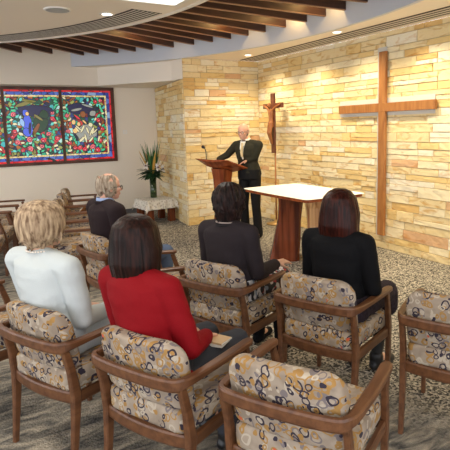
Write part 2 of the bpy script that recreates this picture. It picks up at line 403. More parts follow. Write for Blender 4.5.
# back wall with the window opening
WX0, WX1, WZ0, WZ1 = -0.20, 2.805, 1.07, 2.485
bm = bmesh.new()
box(bm, -7, YB, 0, WX0, YB + 0.2, 3.5); box(bm, WX1, YB, 0, XW + 0.25, YB + 0.2, 3.5)
box(bm, WX0, YB, 0, WX1, YB + 0.2, WZ0); box(bm, WX0, YB, WZ1, WX1, YB + 0.2, 3.5)
obj('wall_back', bm, M['wallp'])['kind'] = 'structure'
boxobj('baseboard_back', (-7, YB - 0.018, 0, XQ - 0.03, YB, 0.09), M['skirt'])['kind'] = 'structure'

# inner disc (over the congregation) and outer soffit with the round recess between
C1 = (-1.85, 5.03); R1 = 6.02; C2 = (-2.31, 4.12); R2 = 4.44
def arc(c, r, a0, a1, n): return [(c[0] + r * math.cos(math.radians(a0 + (a1 - a0) * k / n)), c[1] + r * math.sin(math.radians(a0 + (a1 - a0) * k / n))) for k in range(n + 1)]
bm = bmesh.new(); prism(bm, arc(C2, R2, -180, 180, 120)[:-1], ZC, ZC + 0.30); obj('ceiling', bm, M['cream'])['kind'] = 'structure'
BK = [(-7, 9.66), (2.44, 9.66), (3.38, 8.38), (XP, YP)]
def inside(p):
    x, y = p
    if x > XW: return False
    if x >= XP: return y <= YP
    if x > 3.38: return y <= 8.38 - (x - 3.38) / (XP - 3.38) * (8.38 - YP)
    if x > 2.44: return y <= 9.66 + (x - 2.44) / (3.38 - 2.44) * (8.38 - 9.66)
    return y <= 9.66
def reach(a):
    r = R1; d = (math.cos(a), math.sin(a))
    if not inside((C1[0] + R1 * d[0], C1[1] + R1 * d[1])): return None
    while r < 9.5 and inside((C1[0] + (r + 0.01) * d[0], C1[1] + (r + 0.01) * d[1])): r += 0.01
    return r
bm = bmesh.new(); prev = None
for k in range(-140, 181):
    a = math.radians(k * 0.5); rr_ = reach(a)
    cur = None
    if rr_:
        d = (math.cos(a), math.sin(a)); cur = (C1[0] + R1 * d[0], C1[1] + R1 * d[1], C1[0] + rr_ * d[0], C1[1] + rr_ * d[1])
        if rr_ >= 9.4: cur = (cur[0], cur[1], min(cur[2], XW), cur[3])
    if prev and cur:
        q = [(prev[0], prev[1]), (prev[2], prev[3]), (cur[2], cur[3]), (cur[0], cur[1])]
        if abs(prev[2] - prev[0]) + abs(prev[3] - prev[1]) > 0.03: prism(bm, q, ZC, ZC + 0.05)
    prev = cur
bmesh.ops.remove_doubles(bm, verts=bm.verts[:], dist=0.0005)
obj('ceiling', bm, M['cream'])['kind'] = 'structure'
# curved upstand of the recess
bm = bmesh.new(); pts = arc(C1, R1 - 0.008, -70, 50.5, 240); pts2 = arc(C1, R1 + 0.04, -70, 50.5, 240)
prism(bm, pts + pts2[::-1], ZC - 0.002, ZR); obj('trim_1', bm, M['recess_tint'])['kind'] = 'structure'
boxobj('ceiling', (-7.4, -3.5, ZR, XW, YB, ZR + 0.1), M['recess_tint'])['kind'] = 'structure'
# bulkhead above the window wall
bm = bmesh.new(); b2 = [(p[0], p[1]) for p in BK]
prism(bm, b2 + [(XQ, YB), (-7, YB)], 2.49, ZR); obj('wall_bulkhead', bm, M['wallp'])['kind'] = 'structure'

# battens
ends = [(1.158, 9.55), (1.639, 9.50), (2.168, 9.50), (2.44, 9.36), (2.70, 9.06), (2.985, 8.83), (3.24, 8.58), (3.43, 8.17), (3.60, 7.78), (3.765, 7.42), (3.91, 7.07), (4.05, 6.73), (4.12, 6.38), (4.18, 5.97), (4.20, 5.55), (4.23, 5.18), (4.20, 4.80), (4.17, 4.4), (4.1, 3.98), (4.0, 3.55), (0.62, 9.55), (0.1, 9.55)]
ctr = Vector((-2.5, 4.75))
ORD = 'first second third fourth fifth sixth seventh eighth ninth tenth eleventh twelfth thirteenth fourteenth fifteenth sixteenth seventeenth eighteenth nineteenth twentieth twenty-first twenty-second'.split()
ends.sort(key=lambda p: -math.atan2(p[1] - 4.75, p[0] + 2.5))
for bi, e in enumerate(ends):
    e = Vector(e); d = (ctr - e).normalized()
    # run back until well above the inner disc
    s = e.copy()
    while (s - Vector(C2)).length > R2 - 0.25: s += d * 0.02
    m = Matrix.Translation((s.x, s.y, 0)) @ Matrix.Rotation(math.atan2(-d.y, -d.x), 4, 'Z')
    L_ = (e - s).length
    bm = bmesh.new(); box(bm, 0, -0.02, 3.005, L_, 0.02, 3.165, mat=None)
    o = obj('ceiling_batten', bm, M['batten']); o.matrix_world = m
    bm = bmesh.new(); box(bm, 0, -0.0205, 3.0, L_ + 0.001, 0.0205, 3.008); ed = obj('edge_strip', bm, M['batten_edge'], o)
    tag(o, 'dark brown timber ceiling batten, the %s of the fan counted from the left' % ORD[bi], 'batten', 'timber battens in the ceiling recess')

# inner ring: edge trim and louvred slot diffuser
bm = bmesh.new(); prism(bm, arc(C2, R2 + 0.02, -60, 130, 120) + arc(C2, R2 - 0.03, -60, 130, 120)[::-1], ZC - 0.006, ZC + 0.302); obj('trim_2', bm, M['white'])['kind'] = 'structure'
def diffuser(c, r0, r1, a0, a1, n, label, group=None):
    t = empty('slot_diffuser', (c[0] + (r0 + r1) / 2 * math.cos(math.radians((a0 + a1) / 2)), c[1] + (r0 + r1) / 2 * math.sin(math.radians((a0 + a1) / 2)), ZC), 0, label, 'air vent')
    def P(b, z0, z1, rr0, rr1): prism(b, [(p[0] - t.location.x, p[1] - t.location.y) for p in arc(c, rr1, a0, a1, 60) + arc(c, rr0, a0, a1, 60)[::-1]], z0, z1)
    bm = bmesh.new(); P(bm, -0.004, -0.001, r0, r1); obj('backing', bm, M['slot'], t)
    k = 7; st = (r1 - r0) / k
    bm = bmesh.new()
    for i in range(k): P(bm, -0.0056, -0.0045, r0 + st * i + st * 0.55, r0 + st * (i + 1))
    obj('louvres', bm, M['grille'], t)
    return t
diffuser(C2, 4.02, 4.36, 12, 88, 8, 'curved louvred air slot along the edge of the lower round ceiling')
t = empty('slot_diffuser', (4.62, 3.5, ZC), 0, 'straight louvred air slot running above the long stone wall', 'air vent')
boxobj('backing', (-0.17, -4.6, -0.004, 0.17, 4.38, -0.001), M['slot'], t)
bm = bmesh.new()
for i in range(4): box(bm, -0.17 + i * 0.085 + 0.042, -4.6, -0.0056, -0.17 + (i + 1) * 0.085, 4.38, -0.0045)
obj('louvres', bm, M['grille'], t)

# recessed lamps
def downlight(x, y, z, label):
    t = empty('ceiling_downlight', (x, y, z), 0, label, 'ceiling light')
    bm = bmesh.new(); lathe(bm, [(0.075, 0), (0.075, -0.006), (0.055, -0.008), (0.050, -0.002), (0.050, 0)], n=28, cap=False); obj('trim_ring', bm, M['white'], t, True)
    bm = bmesh.new(); lathe(bm, [(0.051, -0.001), (0.051, -0.003), (0.03, -0.006)], n=28); obj('lamp', bm, M['lamp'], t)
downlight(1.467, 5.275, ZC, 'small round downlight in the lower ceiling beside the grey speaker')
downlight(4.274, 7.291, ZC, 'round downlight in the soffit close to the stone wall corner')
downlight(4.316, 5.131, ZC, 'round downlight in the soffit above the large wall cross')
t = empty('ceiling_speaker', (0.995, 5.272, ZC), 0, 'round grey loudspeaker grille flush in the lower ceiling', 'loudspeaker')
bm = bmesh.new(); lathe(bm, [(0.125, 0), (0.125, -0.008), (0.108, -0.010)], n=36, cap=False); obj('rim', bm, M['white'], t, True)
bm = bmesh.new(); lathe(bm, [(0.110, -0.001), (0.110, -0.009), (0.05, -0.011)], n=36); obj('grille', bm, plain('speaker_grille', (0.42, 0.45, 0.48), 0.6), t)
t = empty('ceiling_light_panel', (1.72, 4.98 - 0.62, ZC), 0, 'square glowing light panel set in the lower ceiling', 'ceiling light')
t.location = (1.62, 4.30, ZC)
boxobj('frame', (-0.36, -0.36, -0.012, 0.36, 0.36, 0.0), M['white'], t, 0.004)
boxobj('diffuser', (-0.30, -0.30, -0.016, 0.30, 0.30, -0.012), M['panel'], t)

# ------------------------------------------------------------------ stained glass window
win = empty('window_1', ((WX0 + WX1) / 2, YB, WZ0), 0, None, None, None, 'structure')
ox = (WX0 + WX1) / 2
def wl(x0, z0, x1, z1, y0, y1): return (x0 - ox, y0, z0 - WZ0, x1 - ox, y1, z1 - WZ0)
bm = bmesh.new(); fw = 0.055
box(bm, *wl(WX0, WZ0, WX1, WZ0 + fw, 0, 0), bev=0) if False else None
for x0, z0, x1, z1 in ((WX0, WZ0, WX1, WZ0 + fw), (WX0, WZ1 - fw, WX1, WZ1), (WX0, WZ0 + fw, WX0 + fw, WZ1 - fw), (WX1 - fw, WZ0 + fw, WX1, WZ1 - fw)):
    box(bm, x0 - ox, -0.03, z0 - WZ0, x1 - ox, 0.12, z1 - WZ0)
obj('window_frame', bm, M['leadframe'], win)
mull = [0.845, 1.815]
for x in mull: boxobj('mullion', (x - 0.025 - ox, -0.025, fw, x + 0.025 - ox, 0.1, WZ1 - WZ0 - fw), M['leadframe'], win)
RED = (0.75, 0.02, 0.03); BLU = (0.05, 0.11, 0.50); GRN = (0.03, 0.36, 0.20); TEA = (0.05, 0.42, 0.45); DRK = (0.012, 0.02, 0.05); AMB = (0.50, 0.26, 0.04); DGR = (0.01, 0.08, 0.04)
gl_mix = glass_mat('mixed_glass', [(0, DRK), (0.18, DGR), (0.36, GRN), (0.44, TEA), (0.52, (0.20, 0.02, 0.02)), (0.60, (0.55, 0.04, 0.04)), (0.70, (0.03, 0.05, 0.22)), (0.80, (0.30, 0.34, 0.08)), (0.88, (0.40, 0.12, 0.02)), (0.94, (0.45, 0.75, 0.70))], 15, 0.045, strength=0.55)
gl_blue = glass_mat('blue_border_glass', [(0, BLU), (0.3, (0.10, 0.18, 0.58)), (0.55, (0.03, 0.05, 0.30)), (0.85, (0.25, 0.38, 0.65))], 9, 0.03, strength=0.4, stretch=(1, 1, 0.8))
gl_red = glass_mat('red_border_glass', [(0, RED), (0.5, (0.55, 0.01, 0.02)), (0.8, (0.65, 0.03, 0.05))], 7, 0.02, strength=0.38)
gl_cream = glass_mat('cream_border_glass', [(0, (0.85, 0.68, 0.35)), (0.5, (0.75, 0.55, 0.22)), (0.9, (0.9, 0.8, 0.5))], 10, 0.02, strength=0.5)
def gm(n, c, s=0.55): return plain(n, c, 0.25, emit=s)  # glass pieces glow in place of daylight from behind
G_lead = gm('lead_line', (0.006, 0.006, 0.008), 0.01)
G = {'rose': gm('rose_glass', (0.80, 0.03, 0.06)), 'pink': gm('pink_glass', (0.85, 0.16, 0.20)), 'leaf': gm('leaf_glass', (0.06, 0.52, 0.27)), 'teal': gm('teal_glass', (0.13, 0.62, 0.55)),
     'robe': gm('blue_robe_glass', (0.07, 0.12, 0.72)), 'lblue': gm('pale_blue_glass', (0.30, 0.50, 0.85)), 'dkgreen': gm('dark_green_glass', (0.015, 0.06, 0.02), 0.3), 'pale': gm('pale_glass', (0.75, 0.70, 0.45)),
     'grey': gm('grey_glass', (0.30, 0.32, 0.30)), 'olive': gm('olive_glass', (0.22, 0.20, 0.05)), 'skin': gm('flesh_glass', (0.85, 0.55, 0.22)), 'night': gm('night_glass', (0.012, 0.012, 0.06)), 'brown': gm('brown_glass', (0.25, 0.08, 0.02))}
def blob2(bm, cx, cz, rx, rz, rot, y, n=14, wob=0.12, r=None):
    c, s = math.cos(rot), math.sin(rot); v = []
    for k in range(n):
        a = 2 * PI * k / n; q = 1 + (r.uniform(-wob, wob) if r else 0)
        px, pz = rx * math.cos(a) * q, rz * math.sin(a) * q
        v.append(bm.verts.new((cx + px * c - pz * s, y, cz + px * s + pz * c)))
    bm.faces.new(v)
panes = [(WX0 + fw, mull[0] - 0.025), (mull[0] + 0.025, mull[1] - 0.025), (mull[1] + 0.025, WX1 - fw)]
for pi_, (x0, x1) in enumerate(panes):
    r = random.Random(20 + pi_); z0, z1 = WZ0 + fw, WZ1 - fw
    cx, cz = (x0 + x1) / 2 - ox, (z0 + z1) / 2 - WZ0
    L0 = x0 - ox; L1 = x1 - ox; B0 = fw; B1 = z1 - WZ0
    base = boxobj('stained_glass', (L0, 0.012, B0, L1, 0.02, B1), gl_mix, win)
    # borders: red outside, blue, cream hairline; side borders only at the ends of the window
    def strip(name, i0, i1, y, m):
        bm = bmesh.new()
        lf = pi_ == 0; rt = pi_ == 2
        xa0 = L0 + (i0 if lf else 0); xb0 = L1 - (i0 if rt else 0)
        box(bm, xa0, y, B0 + i0, xb0, 0.012, B0 + i1); box(bm, xa0, y, B1 - i1, xb0, 0.012, B1 - i0)
        if lf: box(bm, L0 + i0, y, B0 + i1, L0 + i1, 0.012, B1 - i1)
        if rt: box(bm, L1 - i1, y, B0 + i1, L1 - i0, 0.012, B1 - i1)
        obj(name, bm, m, base)
    strip('red_border', 0.0, 0.032, 0.010, gl_red); strip('blue_border', 0.037, 0.09, 0.010, gl_blue); strip('cream_border', 0.095, 0.122, 0.010, gl_cream)
    I0, I1, J0, J1 = L0 + (0.16 if pi_ == 0 else 0.03), L1 - (0.16 if pi_ == 2 else 0.03), B0 + 0.16, B1 - 0.16
    occ = []
    lead = bmesh.new(); parts = {}
    def put(kind, x, z, a, b, rot=0, wob=0.1, lay=0):
        y = 0.009 - lay * 0.0016
        if kind not in parts: parts[kind] = bmesh.new()
        blob2(lead, x, z, a + 0.009, b + 0.009, rot, y, wob=0.02, r=r); blob2(parts[kind], x, z, a, b, rot, y - 0.0008, wob=wob, r=r)
    def free(x, z, d): return all(math.hypot(x - p, z - q) > d + e for p, q, e in occ)
    if pi_ == 1:
        # night sky arch with a standing blue figure and a dark green bending figure
        px = lambda u: L0 + (u - 7) / (60 - 7) * (L1 - L0); pz = lambda v: B1 - (v - 87.5) / (162.5 - 87.5) * (B1 - B0)
        put('night', px(36), pz(109), 0.30, 0.10); put('olive', px(25), pz(102), 0.15, 0.030, 0.3); put('olive', px(30), pz(99), 0.12, 0.022, -0.1)
        put('robe', px(27), pz(124), 0.075, 0.20, 0.05, lay=1); put('lblue', px(22), pz(121), 0.035, 0.07, 0.2, lay=2); put('robe', px(26), pz(111), 0.050, 0.055, 0, lay=2); put('skin', px(27.5), pz(112), 0.026, 0.032, 0, lay=3)
        put('robe', px(26), pz(131), 0.06, 0.08, 0.3, lay=2); put('night', px(29), pz(127), 0.016, 0.10, -0.1, lay=3)
        put('dkgreen', px(40), pz(122), 0.12, 0.17, -0.3, lay=1); put('dkgreen', px(44), pz(113), 0.07, 0.08, 0.3, lay=2); put('brown', px(35), pz(128), 0.03, 0.12, -0.5, lay=3); put('olive', px(38), pz(116), 0.02, 0.09, 0.9, lay=3); put('olive', px(33), pz(133), 0.02, 0.05, 0.1, lay=3)
        occ += [(px(27), pz(122), 0.16), (px(41), pz(122), 0.15), (px(34), pz(105), 0.18), (px(44), pz(107), 0.1), (px(23), pz(105), 0.1)]
    if pi_ == 2:
        px = lambda u: L0 + (u - 63) / (113 - 63) * (L1 - L0); pz = lambda v: B1 - (v - 88) / (161 - 88) * (B1 - B0)
        put('night', px(80), pz(107), 0.24, 0.10); put('grey', px(77), pz(108), 0.10, 0.022, 0.2, lay=1); put('grey', px(88), pz(104), 0.10, 0.018, -0.3, lay=1); put('grey', px(93), pz(112), 0.06, 0.05, 0.4, lay=1); put('brown', px(83), pz(113), 0.05, 0.06, 0, lay=1)
        put('grey', px(85), pz(132), 0.20, 0.14, 0, lay=1)
        for k in range(11): put('pale', px(76 + 2.1 * k + r.uniform(-1, 1)), pz(133 + r.uniform(-7, 8)), r.uniform(0.012, 0.024), r.uniform(0.05, 0.09), r.uniform(-0.9, 0.9), lay=2)
        put('skin', px(73), pz(121), 0.032, 0.045, 0, lay=2); put('skin', px(78), pz(123), 0.028, 0.038, 0, lay=3); put('skin', px(74), pz(130), 0.04, 0.045, 0.4, lay=2); put('pale', px(90), pz(124), 0.038, 0.038, 0, lay=3); put('rose', px(77), pz(116), 0.07, 0.014, -0.7, lay=3); put('skin', px(84), pz(121), 0.05, 0.014, -0.8, lay=3)
        occ += [(px(85), pz(131), 0.24), (px(80), pz(108), 0.2), (px(74), pz(125), 0.1), (px(92), pz(110), 0.12)]
    nr = 0; tr = 0
    while nr < 13 and tr < 900:
        tr += 1; x = r.uniform(I0 + 0.03, I1 - 0.03); z = r.uniform(J0 + 0.02, J1 - 0.02); s = r.uniform(0.032, 0.05)
        if not free(x, z, s + 0.01): continue
        put('rose' if r.random() < 0.7 else 'pink', x, z, s, s * r.uniform(0.85, 1.0), 0, 0.12, 0)
        a = r.uniform(0, 6); put('pink', x + s * 0.25 * math.cos(a), z + s * 0.25 * math.sin(a), s * 0.45, s * 0.4, 0, 0.1, 1)
        occ.append((x, z, s)); nr += 1
    tr = 0; nl = 0
    while nl < 70 and tr < 2500:
        tr += 1; x = r.uniform(I0, I1); z = r.uniform(J0 - 0.02, J1 + 0.02); s = r.uniform(0.022, 0.032)
        if not free(x, z, s): continue
        put(r.choice(('leaf', 'leaf', 'teal', 'leaf', 'pale', 'brown') if z > J0 + 0.12 else ('leaf', 'olive', 'pale', 'teal')), x, z, s * 1.35, s * 0.72, r.uniform(0, PI), 0.25, 0)
        occ.append((x, z, s)); nl += 1
    obj('leading', lead, G_lead, base)
    for k, b in parts.items(): obj(k + '_glass_pieces', b, G[k], base)

# light switch
t = empty('light_switch', (2.989, YB, 1.63), 0, 'small white light switch on the plain wall right of the stained glass', 'light switch')
boxobj('plate', (-0.045, -0.012, -0.04, 0.045, 0, 0.04), M['white'], t, 0.004); boxobj('rocker', (-0.012, -0.017, -0.018, 0.012, -0.011, 0.018), M['cream'], t)

# ------------------------------------------------------------------ large wall cross
t = empty('wall_cross', (XW - 0.02, 4.85, 1.87), 0, 'large plain timber cross mounted on the long stone wall', 'cross')
bm = bmesh.new(); box(bm, -0.055, -0.058, -1.68, -0.012, 0.058, 0.70, bev=0.004); obj('upright', bm, M['cross'], t)
bm = bmesh.new(); box(bm, -0.0565, -0.84, -0.056, -0.0115, 0.84, 0.056, bev=0.004); obj('crossbeam', bm, M['cross'], t)
bm = bmesh.new(); box(bm, -0.004, -0.03, -1.70, 0.004, 0.125, 0.76); box(bm, -0.0035, -0.80, -0.10, 0.0045, 0.87, 0.12)
obj('backing', bm, M['backing'], t)
for y, z in ((0, 0.5), (0, -1.3), (-0.6, 0), (0.6, 0)): boxobj('standoff', (-0.014, y - 0.02, z - 0.02, -0.003, y + 0.02, z + 0.02), M['steel'], t)

# ------------------------------------------------------------------ crucifix on a pole
t = empty('processional_crucifix', (4.70, 7.19, 0), 0, 'wooden crucifix with carved figure on a tall thin pole near the stone wall', 'crucifix')
bm = bmesh.new(); lathe(bm, [(0.17, 0), (0.17, 0.02), (0.05, 0.04), (0.025, 0.08)], n=24); obj('base', bm, M['brass'], t, True)
bm = bmesh.new(); tube(bm, [(0, 0, 0.05), (0, 0, 1.35)], 0.014, 10); obj('pole', bm, M['cross'], t, True)
cr = Matrix.Rotation(0, 4, 'Z')
crw = wood('crucifix_wood', (0.10, 0.025, 0.012), (0.17, 0.05, 0.022), (10, 10, 3), 0.4)
bm = bmesh.new(); box(bm, -0.045, -0.05, 1.22, -0.01, 0.05, 2.21, bev=0.004); obj('upright', bm, crw, t)
bm = bmesh.new(); box(bm, -0.046, -0.29, 1.965, -0.009, 0.29, 2.045, bev=0.004); obj('crossbeam', bm, crw, t)

# ------------------------------------------------------------------ voxel-fused organic shapes
def sph(bm, c, r3, rot=None, seg=14):
    m = Matrix.Translation(c) @ (rot.to_4x4() if rot else Matrix.Identity(4)) @ Matrix.Diagonal((r3[0], r3[1], r3[2], 1))
    nv = max(8, seg * 2 // 3); rows = []
    for j in range(1, nv):
        a = PI * j / nv; rows.append([bm.verts.new(m @ Vector((math.sin(a) * math.cos(2 * PI * k / seg), math.sin(a) * math.sin(2 * PI * k / seg), -math.cos(a)))) for k in range(seg)])
    for p_, q_ in zip(rows, rows[1:]):
        for k in range(seg): bm.faces.new((p_[k], p_[(k + 1) % seg], q_[(k + 1) % seg], q_[k]))
    lo, hi = bm.verts.new(m @ Vector((0, 0, -1))), bm.verts.new(m @ Vector((0, 0, 1)))
    for k in range(seg): bm.faces.new((lo, rows[0][(k + 1) % seg], rows[0][k])); bm.faces.new((hi, rows[-1][k], rows[-1][(k + 1) % seg]))
def caps(bm, a, ra, b, rb):
    a = Vector(a); b = Vector(b); sph(bm, a, (ra,) * 3, seg=12); sph(bm, b, (rb,) * 3, seg=12)
    if (b - a).length < 1e-4: return
    t = (b - a).normalized(); up = Vector((0, 0, 1)) if abs(t.z) < 0.9 else Vector((1, 0, 0)); s = t.cross(up).normalized(); u = s.cross(t)
    n = 14; rings(bm, [[p + (s * math.cos(2 * PI * k / n) + u * math.sin(2 * PI * k / n)) * r for k in range(n)] for p, r in ((a, ra), (b, rb))])
def loft(bm, rs, n=24, sq=2.3):
    """rs: (centre, rx, ry[, tilt matrix]) superelliptic rings"""
    out = []
    for q in rs:
        c, rx, ry = Vector(q[0]), q[1], q[2]; row = []
        for k in range(n):
            a = 2 * PI * k / n; ca, sa = math.cos(a), math.sin(a)
            v = Vector((rx * math.copysign(abs(ca) ** (2 / sq), ca), ry * math.copysign(abs(sa) ** (2 / sq), sa), 0))
            if len(q) > 3: v = q[3] @ v
            row.append(c + v)
        out.append(row)
    rings(bm, out)
def fuse(name, bm, m, parent, vox=0.008, smooth=6, edit=None, fac=0.6):
    bmesh.ops.recalc_face_normals(bm, faces=bm.faces[:])
    me = bpy.data.meshes.new(name + '_raw'); bm.to_mesh(me); bm.free()
    tmp = bpy.data.objects.new('tmp', me); COL.objects.link(tmp)
    r = tmp.modifiers.new('r', 'REMESH'); r.mode = 'VOXEL'; r.voxel_size = vox
    if smooth: s = tmp.modifiers.new('s', 'SMOOTH'); s.iterations = smooth; s.factor = fac
    dg = bpy.context.evaluated_depsgraph_get()
    me2 = bpy.data.meshes.new_from_object(tmp.evaluated_get(dg)); me2.name = name
    bpy.data.objects.remove(tmp); bpy.data.meshes.remove(me)
    if edit:
        for v in me2.vertices: v.co = edit(v.co)
    me2.materials.clear()
    return link(name, me2, m, parent, True)
def ik(a, b, l1, l2, pole):
    a, b, pole = Vector(a), Vector(b), Vector(pole); d = b - a; D = min(d.length, (l1 + l2) * 0.999); t = d.normalized()
    x = (l1 * l1 - l2 * l2 + D * D) / (2 * D); h = math.sqrt(max(0, l1 * l1 - x * x))
    p = (pole - a); p = (p - t * p.dot(t)).normalized()
    return a + t * x + p * h

# carved figure of the crucifix
bm = bmesh.new()
for s in (-1, 1):
    caps(bm, (-0.075, s * 0.05, 1.93), 0.022, (-0.07, s * 0.14, 1.985), 0.018); caps(bm, (-0.07, s * 0.14, 1.985), 0.018, (-0.06, s * 0.25, 2.02), 0.013)
    caps(bm, (-0.08, s * 0.03, 1.72), 0.034, (-0.115, s * 0.025, 1.56), 0.026); caps(bm, (-0.115, s * 0.025, 1.56), 0.025, (-0.065, s * 0.01, 1.38), 0.016)
loft(bm, [((-0.075, 0, 1.70), 0.035, 0.05), ((-0.075, 0, 1.80), 0.033, 0.042), ((-0.075, 0, 1.90), 0.04, 0.06), ((-0.075, 0, 1.95), 0.025, 0.045)], 14)
sph(bm, (-0.095, 0.01, 2.01), (0.034, 0.030, 0.045)); loft(bm, [((-0.08, 0, 1.66), 0.045, 0.06), ((-0.08, 0, 1.73), 0.042, 0.055)], 14)
fuse('carved_figure', bm, wood('carving_wood', (0.30, 0.10, 0.03), (0.42, 0.16, 0.05), (20, 20, 5), 0.4), t, 0.008, 3)

# ------------------------------------------------------------------ chairs
def make_chair():
    t = empty('upholstered_armchair', (0, 0, 0))
    W = M['frame']; F = M['fabric']
    # backrest pad, bowed and leaning
    def padfn(a, b, off):
        z = 0.6565 + b; k = (z - 0.47) / 0.35
        x = -0.222 - 0.062 * k + 0.035 * (a / 0.25) ** 2 + off
        return (x, a, z)
    out = rrect(0.475, 0.300, (0.085, 0.085, 0.03, 0.03), 7)
    lay = [(0.90, -0.036), (0.95, -0.034), (0.985, -0.026), (1.0, -0.012), (1.0, 0.012), (0.985, 0.026), (0.95, 0.034), (0.90, 0.036)]
    full = [(s, o) for s, o in [(0.35, -0.040), (0.65, -0.039)] + lay + [(0.65, 0.039), (0.35, 0.040)]]
    bm = bmesh.new(); padmesh(bm, out, full, padfn); obj('backrest', bm, F, t, True)
    # seat cushion
    def seatfn(a, b, off):
        return (-0.008 + b, a * (1 - 0.06 * (0.25 - b)), 0.452 + off + 0.012 * (1 - (a / 0.25) ** 2) * (1 if off > 0 else 0))
    out = rrect(0.480, 0.505, (0.06, 0.06, 0.05, 0.05), 5)
    lay = [(0.3, -0.05), (0.7, -0.05), (0.94, -0.05), (0.985, -0.044), (1.0, -0.03), (1.0, 0.03), (0.985, 0.044), (0.95, 0.05), (0.7, 0.052), (0.3, 0.054)]
    bm = bmesh.new(); padmesh(bm, out, lay, seatfn); obj('seat', bm, F, t, True)
    # seat frame: bowed rear rail and the side and front rails
    bm = bmesh.new(); pts = [(-0.235 - 0.030 * (1 - (y / 0.24) ** 2), y, 0.375) for y in [(-0.24 + 0.048 * k) for k in range(11)]]
    sweep(bm, pts, (0.028, 0.062)); 
    for s in (-1, 1): sweep(bm, [(-0.22, s * 0.243, 0.372), (0.22, s * 0.246, 0.372)], (0.024, 0.055))
    sweep(bm, [(0.225, -0.235, 0.372), (0.225, 0.235, 0.372)], (0.024, 0.052))
    obj('seat_frame', bm, W, t)
    for s in (-1, 1):
        bm = bmesh.new()
        sweep(bm, [(-0.280, s * 0.246, 0.0), (-0.250, s * 0.248, 0.25), (-0.236, s * 0.25, 0.39), (-0.252, s * 0.25, 0.52), (-0.282, s * 0.25, 0.645)], [(0.024, 0.028), (0.030, 0.040), (0.032, 0.052), (0.028, 0.042), (0.026, 0.036)], up=(1, 0, 0))
        obj('leg', bm, W, t)
        bm = bmesh.new()
        sweep(bm, [(0.215, s * 0.248, 0.0), (0.220, s * 0.249, 0.25), (0.220, s * 0.250, 0.40), (0.195, s * 0.254, 0.53), (0.160, s * 0.260, 0.645)], [(0.024, 0.028), (0.028, 0.038), (0.030, 0.046), (0.028, 0.038), (0.026, 0.034)], up=(1, 0, 0))
        obj('leg', bm, W, t)
        # armrest: sweeps round from the corner, flat on top, rounded tip
        bm = bmesh.new()
        p = cat([(-0.290, s * 0.248, 0.655), (-0.245, s * 0.262, 0.657), (-0.13, s * 0.268, 0.661), (0.02, s * 0.271, 0.663), (0.13, s * 0.268, 0.663), (0.195, s * 0.264, 0.662)], 4)
        n = len(p); wh = []
        for i in range(n):
            k = i / (n - 1); wd = 0.030 + 0.020 * min(1, k * 2.2); hh = 0.050 - 0.024 * min(1, k * 2.5)
            if i >= n - 2: wd *= 0.86 if i == n - 2 else 0.55; 
            wh.append((wd, hh))
        sweep(bm, p, wh, rr=0.35); obj('armrest', bm, W, t)
    bm = bmesh.new()
    pts = cat([(-0.278, -0.258, 0.655), (-0.310, -0.232, 0.655), (-0.326, -0.13, 0.655), (-0.330, 0, 0.655), (-0.326, 0.13, 0.655), (-0.310, 0.232, 0.655), (-0.278, 0.258, 0.655)], 4)
    sweep(bm, pts, (0.024, 0.052), rr=0.35); obj('back_rail', bm, W, t)
    return t
chair_spots = [
    ((1.19, 1.58), 30, 'empty patterned armchair in the foreground at bottom centre, its back to the viewer', None),
    ((0.84, 2.13), 26, 'patterned wooden armchair holding the woman in the red jacket', None),
    ((0.51, 2.76), 26, 'patterned wooden armchair holding the woman in the white jacket', None),
    ((0.14, 3.44), 22, 'patterned armchair cut off by the left edge, beside the white jacketed woman', None),
    ((1.61, 2.98), 24, 'patterned wooden armchair holding the woman with messy dark hair', None),
    ((1.96, 2.34), 22, 'patterned wooden armchair holding the woman with the dark red bob', None),
    ((2.31, 1.70), 27, 'empty patterned armchair cut off by the right edge of the picture', None),
    ((1.21, 4.32), 11, 'patterned wooden armchair holding the balding man in the dark jacket', None),
    ((1.26, 3.63), -15, 'patterned armchair mostly hidden behind the red jacketed woman\'s head', None),
    ((1.66, 7.92), -15, 'farthest empty armchair of the row behind the balding man, booklet on its seat', 'empty armchairs in the far row'),
    ((1.50, 7.32), -15, 'second farthest empty armchair of the row behind the balding man', 'empty armchairs in the far row'),
    ((1.34, 6.72), -15, 'middle empty armchair of the five in the row behind the balding man', 'empty armchairs in the far row'),
    ((1.20, 6.13), -15, 'second nearest empty armchair of the row behind the balding man', 'empty armchairs in the far row'),
    ((1.09, 5.54), -15, 'nearest empty armchair of the far row, beside the blond woman\'s cheek', 'empty armchairs in the far row'),
]
import mathutils
for i, (a, ang) in enumerate((((0.735, 7.70), -15), ((0.595, 7.12), -15), ((0.425, 6.54), -15), ((0.27, 5.96), -15))):
    an = math.radians(ang); Fv = Vector((math.cos(an), math.sin(an))); Lv = Vector((-Fv.y, Fv.x))
    c = Vector(a) - Fv * 0.2 + Lv * 0.27
    chair_spots.append(((c.x, c.y), ang, ('farthest empty armchair peeking in at the far left edge', 'second farthest empty armchair at the far left edge', 'third empty armchair from the back at the far left edge', 'nearest empty armchair at the far left edge, left of the blond hair')[i], 'empty armchairs at the left edge'))
proto = make_chair()
for i, ((x, y), a, lab, grp) in enumerate(chair_spots):
    c = proto if i == 0 else copy_tree(proto)
    c.location = (x, y, 0); c.rotation_euler = (0, 0, math.radians(a))
    tag(c, lab, 'chair', grp or 'patterned wooden armchairs around the people')

